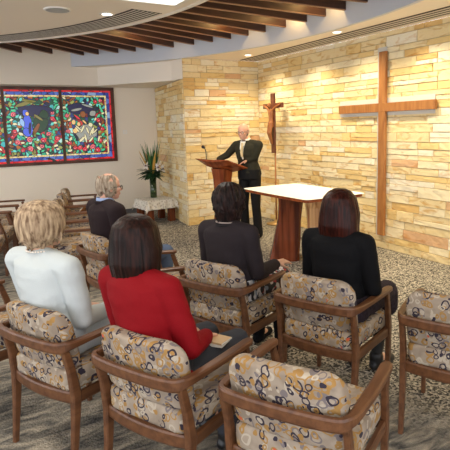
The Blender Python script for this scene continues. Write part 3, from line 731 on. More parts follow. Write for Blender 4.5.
# ------------------------------------------------------------------ people
SKIN = plain('skin', (0.60, 0.34, 0.23), 0.5, var=0.06, bscale=20)
SKIN_PINK = plain('ruddy_skin', (0.66, 0.36, 0.26), 0.45, var=0.08, bscale=18)
def hand(bm, wrist, d, n, side, curl=0.5, s=1.0):
    """wrist point, finger direction d, palm normal n (palm faces n), side=+1 thumb on d x n side"""
    d = Vector(d).normalized(); n = Vector(n); n = (n - d * n.dot(d)).normalized(); x = d.cross(n) * side
    w = Vector(wrist)
    rot = Matrix((d, x, n)).transposed()
    sph(bm, w + d * 0.045 * s, (0.050 * s, 0.038 * s, 0.015 * s), rot)
    for k, (o, l) in enumerate(((0.028, 0.070), (0.010, 0.078), (-0.009, 0.072), (-0.027, 0.058))):
        p = w + d * 0.078 * s + x * o * s; dd = (d + x * o * 2.0).normalized()
        for j, (f, r) in enumerate(((0.45, 0.0088), (0.32, 0.0080), (0.23, 0.0072))):
            dd = (dd + n * curl * (0.35 + 0.25 * j)).normalized(); q = p + dd * l * f * s; caps(bm, p, r * s, q, (r - 0.0006) * s); p = q
    p = w + d * 0.022 * s + x * 0.028 * s; q = p + (d * 0.55 + x * 0.75 + n * 0.25).normalized() * 0.038 * s; caps(bm, p, 0.012 * s, q, 0.010 * s)
    caps(bm, q, 0.010 * s, q + (d * 0.9 + x * 0.2 + n * 0.3).normalized() * 0.030 * s, 0.0085 * s)
def head(bm, c, rot, s=1.0):
    c = Vector(c); A = lambda p: c + rot @ (Vector(p) * s); q = lambda v: (v[0] * s, v[1] * s, v[2] * s)
    sph(bm, A((-0.010, 0, 0.028)), q((0.098, 0.077, 0.088)), rot, 20)          # cranium
    sph(bm, A((0.022, 0, -0.035)), q((0.066, 0.058, 0.075)), rot, 18)          # face
    sph(bm, A((0.048, 0, -0.088)), q((0.032, 0.032, 0.024)), rot)              # chin
    sph(bm, A((0.074, 0, 0.010)), q((0.016, 0.048, 0.011)), rot)               # brow
    caps(bm, A((0.084, 0, 0.002)), 0.008 * s, A((0.104, 0, -0.030)), 0.012 * s)  # nose
    for y in (-1, 1):
        sph(bm, A((0.062, y * 0.036, -0.026)), q((0.022, 0.020, 0.018)), rot)  # cheek
        sph(bm, A((0.094, y * 0.010, -0.034)), q((0.009, 0.008, 0.006)), rot)
        sph(bm, A((-0.004, y * 0.077, -0.012)), q((0.020, 0.008, 0.032)), rot)  # ear
    sph(bm, A((0.082, 0, -0.060)), q((0.012, 0.024, 0.006)), rot); sph(bm, A((0.080, 0, -0.069)), q((0.012, 0.020, 0.006)), rot)
def eyes(t, c, rot, s=1.0):
    c = Vector(c); A = lambda p: c + rot @ (Vector(p) * s)
    wm = plain('eye_white', (0.75, 0.72, 0.68), 0.2); im = plain('iris', (0.05, 0.035, 0.025), 0.2)
    for y in (-1, 1):
        bm = bmesh.new(); sph(bm, A((0.071, y * 0.030, -0.006)), (0.012 * s,) * 3); e = obj('eye', bm, wm, t, True)
        bm = bmesh.new(); sph(bm, A((0.0795, y * 0.030, -0.007)), (0.005 * s,) * 3); obj('iris', bm, im, e, True)
def glasses(t, c, rot, s=1.0):
    c = Vector(c); A = lambda p: c + rot @ (Vector(p) * s)
    bm = bmesh.new()
    for y in (-1, 1):
        tube(bm, [A((0.098, y * 0.034 + 0.025 * math.cos(a), -0.008 + 0.017 * math.sin(a))) for a in [2 * PI * k / 14 for k in range(15)]], 0.0028, 6)
        tube(bm, [A((0.096, y * 0.058, 0.0)), A((0.04, y * 0.079, 0.0)), A((-0.01, y * 0.084, 0.002))], 0.0025, 6)
    tube(bm, [A((0.099, -0.010, -0.004)), A((0.102, 0, -0.002)), A((0.099, 0.010, -0.004))], 0.0025, 6)
    obj('glasses', bm, M['black'], t, True)

def torso(bm, pel, nk, sh, g=0.0, slim=1.0, low=True):
    """pel pelvis centre, nk neck base, sh (left,right shoulder joints)"""
    pel = Vector(pel); nk = Vector(nk); ax = nk - pel; x90 = Vector((0, 1, 0))
    def P(k, f=0.0): return pel + ax * k + Vector((f, 0, 0))
    rs = []
    for k, f, rx, ry in ((-0.14, 0.02, 0.095, 0.150), (0.0, 0.0, 0.118, 0.178), (0.16, 0.0, 0.112, 0.165), (0.36, 0.0, 0.100, 0.142), (0.58, 0.005, 0.112, 0.158), (0.76, 0.0, 0.112, 0.170), (0.88, -0.012, 0.090, 0.165), (0.96, -0.012, 0.062, 0.10), (1.02, 0.0, 0.050, 0.055)):
        rs.append((P(k, f), rx * slim + g, ry * slim + g))
    loft(bm, rs)
    for s in sh:
        caps(bm, P(0.93, -0.012), 0.050 + g, Vector(s) + Vector((0, 0, 0.005)), 0.050 * slim + g)
def person(name, loc, rz, label, J, cloth):
    """J joints in local space (+x forward, +y left); cloth dict of materials and options"""
    t = empty(name, loc, rz, label, 'person')
    hr = Euler((0, J.get('nod', 0), J.get('yaw', 0))).to_matrix() if True else None
    hc = Vector(J['head']); hs = J.get('hs', 1.0); slim = J.get('slim', 1.0)
    # --- body
    bm = bmesh.new()
    torso(bm, J['pelvis'], J['neck'], J['sh'], -0.006, slim)
    nb = Vector(J['neck']); caps(bm, nb + Vector((-0.012, 0, -0.03)), 0.058 * slim, hc + hr @ Vector((-0.022, 0, -0.055)), 0.050 * slim)
    head(bm, hc, hr, hs)
    for i in (0, 1):
        caps(bm, J['sh'][i], 0.044 * slim, J['el'][i], 0.036 * slim); caps(bm, J['el'][i], 0.036 * slim, J['wr'][i], 0.024)
        hd = J['hand'][i]; hand(bm, J['wr'][i], hd[0], hd[1], hd[2], hd[3] if len(hd) > 3 else 0.5, 0.95)
        caps(bm, J['hip'][i], 0.075 * slim, J['kn'][i], 0.052); caps(bm, J['kn'][i], 0.050, J['an'][i], 0.033)
        caps(bm, J['an'][i], 0.036, J['toe'][i], 0.026)
    fuse('body', bm, cloth.get('skin', SKIN), t, 0.0062, 3)
    eyes(t, hc, hr, hs)
    # --- top
    g = cloth.get('g', 0.012); bm = bmesh.new()
    torso(bm, J['pelvis'], J['neck'], J['sh'], g, slim)
    for i in (0, 1):
        el, sh, wr = Vector(J['el'][i]), Vector(J['sh'][i]), Vector(J['wr'][i])
        caps(bm, sh, 0.050 * slim + g * 1.1, el, 0.041 * slim + g); caps(bm, el, 0.041 * slim + g, el + (wr - el) * cloth.get('sleeve', 0.93), 0.029 + g)
        if cloth.get('pad'): sph(bm, sh + Vector((0, 0, 0.02)), (0.06, 0.06, 0.045))
    sd = cloth.get('seed', 1)
    def wrinkle(v):
        n = noise.noise(Vector((v.x * 7 + sd, v.y * 7, v.z * 16))) * 0.006 + noise.noise(Vector((v.x * 18, v.y * 18 + sd, v.z * 30))) * 0.0022
        r = Vector((v.x - J['pelvis'][0], v.y, 0)); r = r.normalized() if r.length > 1e-4 else Vector((1, 0, 0))
        return v + r * n
    top = fuse(cloth.get('topname', 'jacket'), bm, cloth['top'], t, 0.0075, 5, wrinkle)
    # --- trousers or skirt
    if 'legs' in cloth:
        bm = bmesh.new()
        loft(bm, [(Vector(J['pelvis']) + Vector((0.01, 0, dz)), 0.125 * slim, 0.185 * slim) for dz in (-0.07, 0.0, 0.08)])
        for i in (0, 1):
            hip, kn, an = Vector(J['hip'][i]), Vector(J['kn'][i]), Vector(J['an'][i])
            caps(bm, hip, 0.095 * slim, kn, 0.068); caps(bm, kn, 0.067, kn + (an - kn) * cloth.get('leglen', 0.95), cloth.get('hem', 0.055))
        fuse('trousers', bm, cloth['legs'], t, 0.009, 4, lambda v: v + Vector((0, 0, 0.004 * noise.noise(v * 14))))
    if 'skirt' in cloth:
        bm = bmesh.new()
        loft(bm, [(Vector(J['pelvis']) + Vector((0.01, 0, dz)), 0.125, 0.19) for dz in (-0.07, 0.0, 0.08)])
        for i in (0, 1):
            hip, kn = Vector(J['hip'][i]), Vector(J['kn'][i]); caps(bm, hip, 0.10, kn, 0.078); caps(bm, kn, 0.078, kn + Vector((0.01, 0, -0.10)), 0.075)
        m0 = (Vector(J['hip'][0]) + Vector(J['hip'][1])) / 2; m1 = (Vector(J['kn'][0]) + Vector(J['kn'][1])) / 2
        caps(bm, m0, 0.095, m1, 0.075)
        fuse('skirt', bm, cloth['skirt'], t, 0.010, 5)
        if 'tights' in cloth:
            bm = bmesh.new()
            for i in (0, 1): caps(bm, J['kn'][i], 0.054, J['an'][i], 0.037)
            fuse('tights', bm, cloth['tights'], t, 0.008, 2)
    # --- shoes
    for i in (0, 1):
        an, toe = Vector(J['an'][i]), Vector(J['toe'][i]); bm = bmesh.new()
        d = (toe - an); d.z = 0; d.normalize(); zf = toe.z - 0.026
        if cloth.get('boot'): caps(bm, an + Vector((0, 0, 0.16)), 0.062, an, 0.052)
        caps(bm, an - d * 0.025 + Vector((0, 0, 0.035 - an.z + zf)), 0.036, toe + d * 0.02 + Vector((0, 0, 0.006)), 0.033)
        caps(bm, an + Vector((0, 0, 0.0)), 0.047, an + Vector((0, 0, zf + 0.05 - an.z)), 0.047)
        fuse('boot' if cloth.get('boot') else 'shoe', bm, cloth.get('shoe', M['black']), t, 0.007, 2, lambda v: Vector((v.x, v.y, max(v.z, zf + 0.001))))
    return t, hc, hr, top
def seated(dx=0, hz=1.165, arms='lap', knee=0.42, sw=0.185, yaw=0, lean=0.0, nod=0, hy=0.0, ty=0.0):
    J = dict(pelvis=(-0.085 + dx, 0, 0.585), neck=(-0.075 + lean + dx, ty, hz - 0.125), head=(-0.035 + lean * 1.3 + dx, hy, hz), yaw=yaw, nod=nod)
    sz = hz - 0.190
    J['sh'] = [(-0.085 + lean + dx, sw + ty, sz), (-0.085 + lean + dx, -sw + ty, sz)]
    J['hip'] = [(-0.03 + dx, 0.085, 0.570), (-0.03 + dx, -0.085, 0.570)]
    J['kn'] = [(knee, 0.10, 0.545), (knee, -0.10, 0.545)]; J['an'] = [(knee - 0.03, 0.10, 0.085), (knee - 0.03, -0.10, 0.085)]
    J['toe'] = [(knee + 0.11, 0.11, 0.028), (knee + 0.11, -0.11, 0.028)]
    J['el'] = []; J['wr'] = []; J['hand'] = []
    for s in (1, -1):
        sh = Vector((-0.085 + lean + dx, s * sw, sz))
        el = Vector((-0.045 + dx, s * 0.212 + ty * 0.4, 0.710)); wr = Vector((0.16 + dx, s * 0.105, 0.668))
        J['el'].append(el); J['wr'].append(wr); J['hand'].append(((0.7, -s * 0.75, -0.12), (0, 0, -1), s, 0.45))
    J['wr'] = [tuple(v) for v in J['wr']]; J['el'] = [tuple(v) for v in J['el']]
    return J
def at(i): return (chair_spots[i][0][0], chair_spots[i][0][1], 0), math.radians(chair_spots[i][1])

# hair builders ------------------------------------------------------
def bob(t, hc, hr, m, drop=0.235, wtop=0.106, wmid=0.126, wlow=0.120, front=0.052, seed=0, flare=0.0, amp=0.006):
    hc = Vector(hc); bm = bmesh.new()
    rs = [(0.125, 0.030, 0.034), (0.108, 0.072, 0.066), (0.075, 0.100, wtop - 0.006), (0.03, 0.112, wtop + 0.006), (-0.03, 0.114, wmid), (-0.09, 0.106, wmid + 0.002), (-0.15, 0.094, wlow + flare), (-drop + 0.03, 0.084, wlow - 0.004 + flare), (-drop, 0.072, wlow - 0.018 + flare)]
    loft(bm, [(hc + Vector((-0.022 - (0.012 if z < -0.05 else 0), 0, z)), rx, ry) for z, rx, ry in rs], 30, 2.05)
    def ed(v):
        q = hr.transposed() @ (v - hc); a = math.atan2(q.y, q.x)
        k = max(0.0, min(1.0, (0.11 - q.z) / 0.08))
        n = (noise.noise(Vector((a * 9 + seed, q.z * 2.0, seed))) + 0.5 * noise.noise(Vector((a * 24 + seed, q.z * 3, 3)))) * amp * k
        r = Vector((q.x, q.y, 0)); r = r.normalized() if r.length > 1e-5 else Vector((1, 0, 0)); q += r * n
        lim = front if q.z < 0.045 else front + (q.z - 0.045) * 0.9
        if q.x > lim: q.x = lim - (q.x - lim) * 0.1
        if q.z < -drop + 0.03: q.z += 0.018 * noise.noise(Vector((a * 14 + seed, 0, 5)))
        return hc + hr @ q
    return fuse('hair', bm, m, t, 0.0065, 3, ed)

def strand_hair(t, hc, hr, m, n, zlo, seed, length=0.07, rad=0.011, spread=1.0, back_only=True, rx=0.108, ry=0.088, rz=0.100, up=0.028, fx=0.05, drop=0.35):
    """layered locks fused over a cap"""
    hc = Vector(hc); r = random.Random(seed); bm = bmesh.new()
    A = lambda p: hc + hr @ Vector(p)
    sph(bm, A((-0.018, 0, up)), (rx, ry, rz), hr, 20)
    sph(bm, A((-0.045, 0, -0.02)), (rx * 0.72, ry * 0.92, rz * 0.95), hr, 18)
    if zlo < -0.08: sph(bm, A((-0.055, 0, -0.065)), (rx * 0.50, ry * 0.78, 0.05), hr, 16)
    for _ in range(n):
        th = r.uniform(0.55, 2 * PI - 0.55) if back_only else r.uniform(0, 2 * PI); z = r.uniform(zlo, 0.12)
        k = math.sqrt(max(0.02, 1 - ((z - up) / (rz * 1.25)) ** 2)); p = Vector((-0.018 + rx * k * math.cos(th), ry * k * math.sin(th), z))
        if p.x > fx: continue
        out = Vector((p.x + 0.018, p.y, (p.z - up) * 0.8)).normalized(); d = Vector((-out.x * 0 + r.uniform(-.4, .4) * spread, r.uniform(-.5, .5) * spread, -1 + r.uniform(-.2, .3))) * (1 - drop) + out * drop
        q = p + d.normalized() * length * r.uniform(0.6, 1.1); caps(bm, A(p), rad, A(q), rad * 0.4)
    def ed(v):
        q = hr.transposed() @ (v - hc)
        lim = fx if q.z < 0.05 else fx + (q.z - 0.05) * 0.9
        if q.x > lim: q.x = lim
        q += q.normalized() * noise.noise(q * 60) * 0.003
        return hc + hr @ q
    return fuse('hair', bm, m, t, 0.006, 2, ed)

def crop(t, hc, hr, m, prof, seed, amp, n, rad, length):
    hc = Vector(hc); bm = bmesh.new(); r = random.Random(seed)
    loft(bm, [(hc + Vector((-0.026 - max(0, -z) * 0.22, 0, z)), rx, ry) for z, rx, ry in prof], 30, 2.05)
    zs = [p[0] for p in prof]
    for _ in range(n):
        z = r.uniform(zs[-1] + 0.01, zs[2]); th = r.uniform(0.9, 2 * PI - 0.9)
        i = max(k for k in range(len(zs)) if zs[k] >= z); i = min(i, len(zs) - 2); f = (zs[i] - z) / (zs[i] - zs[i + 1])
        rx = prof[i][1] * (1 - f) + prof[i + 1][1] * f; ry = prof[i][2] * (1 - f) + prof[i + 1][2] * f
        p = hc + Vector((-0.026 + rx * 0.94 * math.cos(th), ry * 0.94 * math.sin(th), z)); o_ = Vector((math.cos(th), math.sin(th), 0))
        q = p + (Vector((r.uniform(-.3, .3), r.uniform(-.5, .5), -1)) + o_ * r.uniform(-0.05, 0.28)).normalized() * length * r.uniform(0.5, 1); caps(bm, p, rad, q, rad * 0.35)
    def ed(v):
        q = hr.transposed() @ (v - hc); a = math.atan2(q.y, q.x); rr_ = Vector((q.x, q.y, 0)); rr_ = rr_.normalized() if rr_.length > 1e-5 else Vector((1, 0, 0))
        q += rr_ * (noise.noise(Vector((a * 8 + seed + q.z * 14, q.z * 9, seed))) + 0.5 * noise.noise(Vector((a * 20, q.z * 16, seed)))) * amp
        lim = 0.058 if q.z < 0.05 else 0.058 + (q.z - 0.05) * 0.8
        if q.x > lim: q.x = lim
        return hc + hr @ q
    return fuse('hair', bm, m, t, 0.006, 3, ed)

def collar(t, J, m, name='collar', r=0.066, h=0.03, up=0.0, w=0.010):
    nk = Vector(J['neck']); bm = bmesh.new(); n = 28
    pts = [(nk.x - 0.006 + (r) * math.cos(a), nk.y + r * 1.02 * math.sin(a), nk.z + up + 0.010 - 0.022 * max(0, math.cos(a))) for a in [2 * PI * k / n + 0.5 for k in range(n - 3)]]
    sweep(bm, pts, (w, h), rr=0.5); return obj(name, bm, m, t, True)

# red jacket woman
redm = plain('red_wool', (0.22, 0.003, 0.007), 0.75, bump=0.25, bscale=250, var=0.08)
J = seated(dx=0.0, hz=1.160, sw=0.180, hy=0.110, ty=0.075)
l, a = at(1); l = (l[0] - 0.060, l[1] + 0.015, 0); J['an'][1] = (0.30, -0.10, 0.09); J['toe'][1] = (0.43, -0.13, 0.03)
t, hc, hr, top = person('person', l, a, 'seated woman with a dark brown bob in a red jacket and grey trousers', J, dict(top=redm, legs=plain('charcoal_trousers', (0.045, 0.047, 0.055), 0.8, bump=0.2, bscale=200), g=0.013, seed=2, slim=0.95, pad=True))
bob(t, hc, hr, hair_mat('dark_brown_hair', (0.003, 0.0012, 0.001), (0.030, 0.008, 0.005), (70, 70, 4)), drop=0.225, seed=3, amp=0.005)
# black top woman
blk = plain('black_knit', (0.004, 0.004, 0.005), 0.8, bump=0.3, bscale=200)
J = seated(hz=1.165, sw=0.180); l, a = at(5); l = (l[0] + 0.045, l[1] - 0.02, 0); J['an'] = [(0.33, 0.09, 0.09), (0.36, -0.06, 0.10)]; J['toe'] = [(0.47, 0.10, 0.028), (0.50, -0.09, 0.028)]
plaid = plain('dark_plaid', (0.030, 0.022, 0.030), 0.85, var=0.5, bscale=60)
t, hc, hr, top = person('person', l, a, 'seated woman with a straight dark red bob in a black top', J, dict(top=blk, topname='sweater', skirt=plaid, tights=plain('black_tights', (0.012, 0.012, 0.013), 0.6), g=0.010, seed=5, shoe=M['black']))
bob(t, hc, hr, hair_mat('dark_red_hair', (0.008, 0.0016, 0.001), (0.050, 0.009, 0.005), (80, 80, 3), 0.35), drop=0.225, wtop=0.102, wmid=0.122, wlow=0.128, seed=9, amp=0.004)
collar(t, J, blk, 'roll_neck', 0.062, 0.05, 0.01, 0.014)
# dark grey cardigan woman
gry = plain('charcoal_cardigan', (0.026, 0.020, 0.023), 0.85, bump=0.3, bscale=200)
J = seated(hz=1.165, sw=0.182); l, a = at(4)
J['wr'][1] = (0.24, -0.17, 0.70); J['hand'][1] = ((0.9, -0.2, 0.05), (0, 0.3, -1), -1, 0.5); J['an'][1] = (0.36, -0.13, 0.09); J['toe'][1] = (0.50, -0.15, 0.028)
def skirt_mat():
    m, t, N, L, P = nt('floral_skirt'); tc = N.new('ShaderNodeTexCoord'); v = N.new('ShaderNodeTexVoronoi'); v.inputs['Scale'].default_value = 28
    n = N.new('ShaderNodeTexNoise'); n.inputs['Scale'].default_value = 9; L.new(tc.outputs['Object'], n.inputs['Vector'])
    ad = N.new('ShaderNodeVectorMath'); ad.operation = 'MULTIPLY_ADD'; L.new(n.outputs['Color'], ad.inputs[0]); ad.inputs[1].default_value = (.12, .12, .12); L.new(tc.outputs['Object'], ad.inputs[2]); L.new(ad.outputs[0], v.inputs['Vector'])
    s = N.new('ShaderNodeSeparateColor'); L.new(v.outputs['Color'], s.inputs[0])
    r = ramp(N, [(0, (0.012, 0.012, 0.02)), (0.45, (0.6, 0.6, 0.62)), (0.62, (0.35, 0.03, 0.04)), (0.75, (0.02, 0.02, 0.03)), (0.9, (0.25, 0.3, 0.4))], 'CONSTANT'); L.new(s.outputs[0], r.inputs['Fac']); L.new(r.outputs['Color'], P.inputs['Base Color']); P.inputs['Roughness'].default_value = 0.8
    return m
t, hc, hr, top = person('person', l, a, 'seated woman with short tousled dark hair in a charcoal cardigan and floral skirt', J, dict(top=gry, topname='cardigan', skirt=skirt_mat(), tights=plain('grey_tights', (0.10, 0.11, 0.15), 0.7), boot=True, shoe=plain('black_suede', (0.008, 0.008, 0.010), 0.95), g=0.011, seed=8))
crop(t, hc, hr, hair_mat('near_black_hair', (0.004, 0.003, 0.003), (0.028, 0.012, 0.010), (40, 40, 25), 0.5), [(0.140, 0.030, 0.034), (0.122, 0.072, 0.066), (0.085, 0.102, 0.088), (0.04, 0.112, 0.097), (-0.01, 0.110, 0.096), (-0.05, 0.096, 0.086), (-0.085, 0.076, 0.074), (-0.115, 0.060, 0.062), (-0.132, 0.048, 0.052)], 4, 0.014, 230, 0.008, 0.05)
bm = bmesh.new()
for k in range(5): sph(bm, Vector(hc) + Vector((-0.112 + 0.004 * k, 0.03 - 0.014 * k, 0.072 - 0.004 * (k % 2))), (0.006, 0.008, 0.005))
obj('hair_clip', bm, M['steel'], t, True)
cb = collar(t, J, plain('necklace_beads', (0.30, 0.24, 0.22), 0.4), 'necklace', 0.072, 0.010, -0.004, 0.012)
collar(t, J, plain('dark_neckline', (0.02, 0.018, 0.02), 0.8), 'neckline', 0.078, 0.014, -0.022, 0.014)
# white jacket woman
wht = plain('white_linen', (0.55, 0.60, 0.61), 0.8, bump=0.2, bscale=150)
J = seated(dx=0.0, hz=1.165, sw=0.222, hy=0.075, ty=0.055); l, a = at(2); l = (l[0] - 0.055, l[1] + 0.03, 0)
t, hc, hr, top = person('person', l, a, 'seated blond woman in a white jacket with a pearl necklace', J, dict(top=wht, legs=plain('pale_trousers', (0.52, 0.58, 0.62), 0.8), g=0.016, seed=12, skin=plain('fair_skin', (0.62, 0.36, 0.25), 0.5, var=0.05, bscale=20), shoe=plain('tan_shoe', (0.3, 0.2, 0.12), 0.5)))
crop(t, hc, hr, hair_mat('ash_blond_hair', (0.16, 0.095, 0.055), (0.60, 0.45, 0.29), (55, 55, 12), 0.5), [(0.146, 0.030, 0.036), (0.130, 0.082, 0.080), (0.095, 0.116, 0.112), (0.045, 0.130, 0.126), (0.0, 0.128, 0.124), (-0.04, 0.112, 0.110), (-0.068, 0.086, 0.086), (-0.088, 0.064, 0.066), (-0.098, 0.05, 0.055)], 14, 0.005, 60, 0.009, 0.05)
pm = plain('pearl', (0.85, 0.78, 0.70), 0.25); nk = Vector(J['neck'])
bm = bmesh.new()
for k in range(34):
    q = 2 * PI * k / 34; sph(bm, (nk.x - 0.008 + 0.074 * math.cos(q), nk.y + 0.078 * math.sin(q), nk.z + 0.016 - 0.030 * max(0, math.cos(q))), (0.0055,) * 3, seg=8)
obj('pearl_necklace', bm, pm, t, True)
# balding man
J = seated(dx=0.02, hz=1.185, sw=0.212, yaw=-0.20, knee=0.46); l, a = at(7); l = (l[0] - 0.06, l[1] + 0.035, 0)
dj = plain('dark_suit', (0.020, 0.012, 0.014), 0.8, bump=0.2, bscale=160)
t, hc, hr, top = person('person', l, a, 'seated balding grey-haired man in a dark jacket and glasses', J, dict(top=dj, legs=plain('blue_jeans', (0.11, 0.15, 0.24), 0.85, bump=0.2, bscale=200), g=0.024, seed=15, skin=SKIN_PINK, pad=True))
gh = hair_mat('grey_hair', (0.20, 0.14, 0.09), (0.50, 0.42, 0.33), (60, 60, 14), 0.6)
r = random.Random(5); bm = bmesh.new(); A = lambda p: Vector(hc) + hr @ Vector(p)
for _ in range(420):
    th = r.uniform(0.95, 2 * PI - 0.95); z = r.uniform(-0.085, 0.108)
    k = math.sqrt(max(0.05, 1 - ((z - 0.028) / 0.11) ** 2)); p = Vector((-0.010 + 0.098 * k * math.cos(th), 0.077 * k * math.sin(th), z))
    if z > 0.05 and -0.085 < p.x < -0.005 and p.y > -0.035: continue
    out = Vector((p.x + 0.01, p.y, 0)).normalized(); q = p + Vector((0, 0, -0.028)) + out * 0.006; caps(bm, A(p), 0.009, A(q), 0.005)
fuse('hair', bm, gh, t, 0.006, 1)
glasses(t, hc, hr)
collar(t, J, plain('blue_shirt', (0.32, 0.42, 0.66), 0.7), 'shirt_collar', 0.068, 0.034, 0.014, 0.010)
collar(t, J, dj, 'jacket_collar', 0.080, 0.036, -0.012, 0.016)

# ------------------------------------------------------------------ lectern, microphone, speaker
LX, LY, LA = 3.47, 6.78, math.radians(190)
t = empty('lectern', (LX, LY, 0), LA, 'reddish timber lectern with a curved boat-shaped slanting top', 'lectern')
# local +x = away from the reader (towards the seats), +y = reader's right side
bm = bmesh.new()
rs = []
for z, hx, hy in ((0, 0.17, 0.20), (0.03, 0.17, 0.20), (0.12, 0.125, 0.165), (0.35, 0.090, 0.130), (0.65, 0.085, 0.120), (0.90, 0.095, 0.130), (1.06, 0.115, 0.150)):
    rs.append([(sx * hx * (1 if abs(sx) > 0 else 1), sy * hy, z) for sx, sy in ((1, -.75), (1, .75), (.8, 1), (-.8, 1), (-1, .75), (-1, -.75), (-.8, -1), (.8, -1))])
rings(bm, rs); obj('pedestal', bm, M['mahog'], t)
SL = math.radians(20)
def board(u, v, off):  # u along +y, v along x (up-slope)
    return (v * math.cos(SL) - off * math.sin(SL), u, 1.125 + v * math.sin(SL) + off * math.cos(SL))
bm = bmesh.new(); rs = []
for k in range(21):
    u = -0.40 + 0.80 * k / 20; e = 1 - (u / 0.40) ** 2; hv = 0.215 + 0.02 * e; th = 0.018 + 0.075 * e; zz = 0.012 * (u / 0.4) ** 2
    rs.append([board(u, -hv, zz), board(u, hv, zz), board(u, hv, zz - th * 0.35), board(u, hv * 0.55, zz - th), board(u, -hv * 0.55, zz - th), board(u, -hv, zz - th * 0.35)])
rings(bm, rs); obj('reading_top', bm, M['mahog'], t)
bm = bmesh.new(); rs = [board(-0.3, -0.215, 0.012), board(0.3, -0.215, 0.012)]; sweep(bm, rs, (0.014, 0.022)); obj('book_ledge', bm, M['mahog_dark'], t)
def lw(p): return Matrix.Translation((LX, LY, 0)) @ Matrix.Rotation(LA, 4, 'Z') @ Vector(p)
mc = lw(board(-0.24, 0.12, 0.012))
t = empty('gooseneck_microphone', mc, LA, 'black gooseneck microphone curving up from the lectern top', 'microphone')
bm = bmesh.new(); lathe(bm, [(0.028, -0.004), (0.028, 0.010), (0.012, 0.018)], n=18); obj('base', bm, M['black'], t, True)
bm = bmesh.new(); tube(bm, cat([(0, 0, 0.01), (0.0, 0.0, 0.09), (0.0, -0.01, 0.145), (0.0, -0.035, 0.185), (-0.01, -0.06, 0.195)], 5), 0.007, 8); obj('gooseneck', bm, M['black'], t, True)
bm = bmesh.new(); caps(bm, (-0.01, -0.06, 0.195), 0.020, (-0.015, -0.10, 0.205), 0.026); fuse('foam_windshield', bm, M['black'], t, 0.006, 2)
bm = bmesh.new()
sp = plain('printed_page', (0.82, 0.80, 0.74), 0.7)
rs = [board(-0.13, -0.16, 0.013), board(0.12, -0.16, 0.013), board(0.12, 0.12, 0.013), board(-0.13, 0.12, 0.013)]; rs2 = [board(-0.13, -0.16, 0.020), board(0.12, -0.16, 0.020), board(0.12, 0.12, 0.020), board(-0.13, 0.12, 0.020)]
c0 = lw(board(0, 0, 0.013)); mi = (Matrix.Translation(c0) @ Matrix.Rotation(LA, 4, 'Z')).inverted()
rings(bm, [[mi @ lw(p) for p in rs], [mi @ lw(p) for p in rs2]]); o = obj('sheet_music', bm, sp); o.name = 'paper_notes'; o.location = c0; o.rotation_euler = (0, 0, LA)
tag(o, 'white sheets of notes lying on the lectern top', 'paper')

SX, SY, SA = 3.80, 6.52, math.radians(207)
Ms = (Matrix.Translation((SX, SY, 0)) @ Matrix.Rotation(SA, 4, 'Z')).inverted()
hR = Ms @ lw(board(-0.22, 0.0, 0.045)); hL = Ms @ lw(board(0.35, -0.09, 0.075))
# reader's right side in world is local -y of the reader (he faces +x local); left = +y
J = dict(pelvis=(0, 0, 0.97), neck=(0.06, -0.02, 1.465), head=(0.10, -0.03, 1.60), yaw=0.10, nod=0.08, hs=1.0)
J['sh'] = [(0.03, 0.190, 1.40), (0.06, -0.195, 1.395)]
J['hip'] = [(0, 0.09, 0.92), (0, -0.09, 0.92)]; J['kn'] = [(0.02, 0.11, 0.50), (0.02, -0.10, 0.50)]
J['an'] = [(-0.02, 0.12, 0.09), (-0.02, -0.11, 0.09)]; J['toe'] = [(0.13, 0.15, 0.030), (0.13, -0.14, 0.030)]
el, wr, hd = [], [], []
for s, tgt in ((1, hL), (-1, hR)):
    sh = Vector(J['sh'][0 if s > 0 else 1]); tgt = Vector(tgt); d = (tgt - sh).normalized(); w_ = tgt - Vector((d.x, d.y, -0.1)).normalized() * 0.085 + Vector((0, 0, 0.01))
    dist = (w_ - sh).length
    L1 = 0.30; L2 = 0.275
    if dist > 0.565: w_ = sh + (w_ - sh) * (0.565 / dist)
    e = (sh + w_) / 2 + Vector((-0.02, s * 0.01, -0.035 if s < 0 else -0.07)); el.append(tuple(e)); wr.append(tuple(w_)); hd.append((((tgt - w_).x, (tgt - w_).y, (tgt - w_).z - 0.01), (0, 0, -1), s, 0.35))
J['el'], J['wr'], J['hand'] = el, wr, hd
olive = plain('dark_olive_cardigan', (0.028, 0.027, 0.018), 0.85, bump=0.3, bscale=180)
t, hc, hr, top = person('person', (SX, SY, 0), SA, 'standing bald man in glasses and a dark cardigan speaking behind the lectern', J, dict(top=olive, topname='cardigan', legs=plain('black_trousers', (0.010, 0.010, 0.011), 0.8), g=0.014, seed=21, skin=SKIN_PINK, leglen=1.06, hem=0.066))
glasses(t, hc, hr)
sh_m = plain('shirt_white', (0.80, 0.79, 0.75), 0.7)
collar(t, J, sh_m, 'shirt_collar', 0.066, 0.036, 0.014, 0.012)
bm = bmesh.new()
def fr(y, z, off): k = (z - 0.97) / 0.495; return (0.06 * k + (0.126 if k < 0.76 else 0.126 - (k - 0.76) * 0.27) + off - 2.2 * y * y, y - 0.02 * k, z)
for a0, a1 in (((0.028, 1.455), (0.006, 1.20)),):
    vs = [(-0.040, 1.46), (0.040, 1.46), (0.028, 1.36), (0.004, 1.20), (-0.004, 1.20), (-0.028, 1.36)]
    rings(bm, [[fr(y, z, -0.02) for y, z in vs], [fr(y, z, 0.016) for y, z in vs]])
obj('shirt_front', bm, sh_m, t)
bm = bmesh.new(); vs = [(-0.014, 1.44), (0.014, 1.44), (0.017, 1.30), (0.014, 1.235), (-0.014, 1.235), (-0.017, 1.30)]
rings(bm, [[fr(y, z, 0.012) for y, z in vs], [fr(y, z, 0.028) for y, z in vs]]); obj('tie', bm, plain('gold_tie', (0.62, 0.50, 0.28), 0.5), t)
hb = bmesh.new(); A = lambda p: Vector(hc) + hr @ Vector(p); r = random.Random(3)
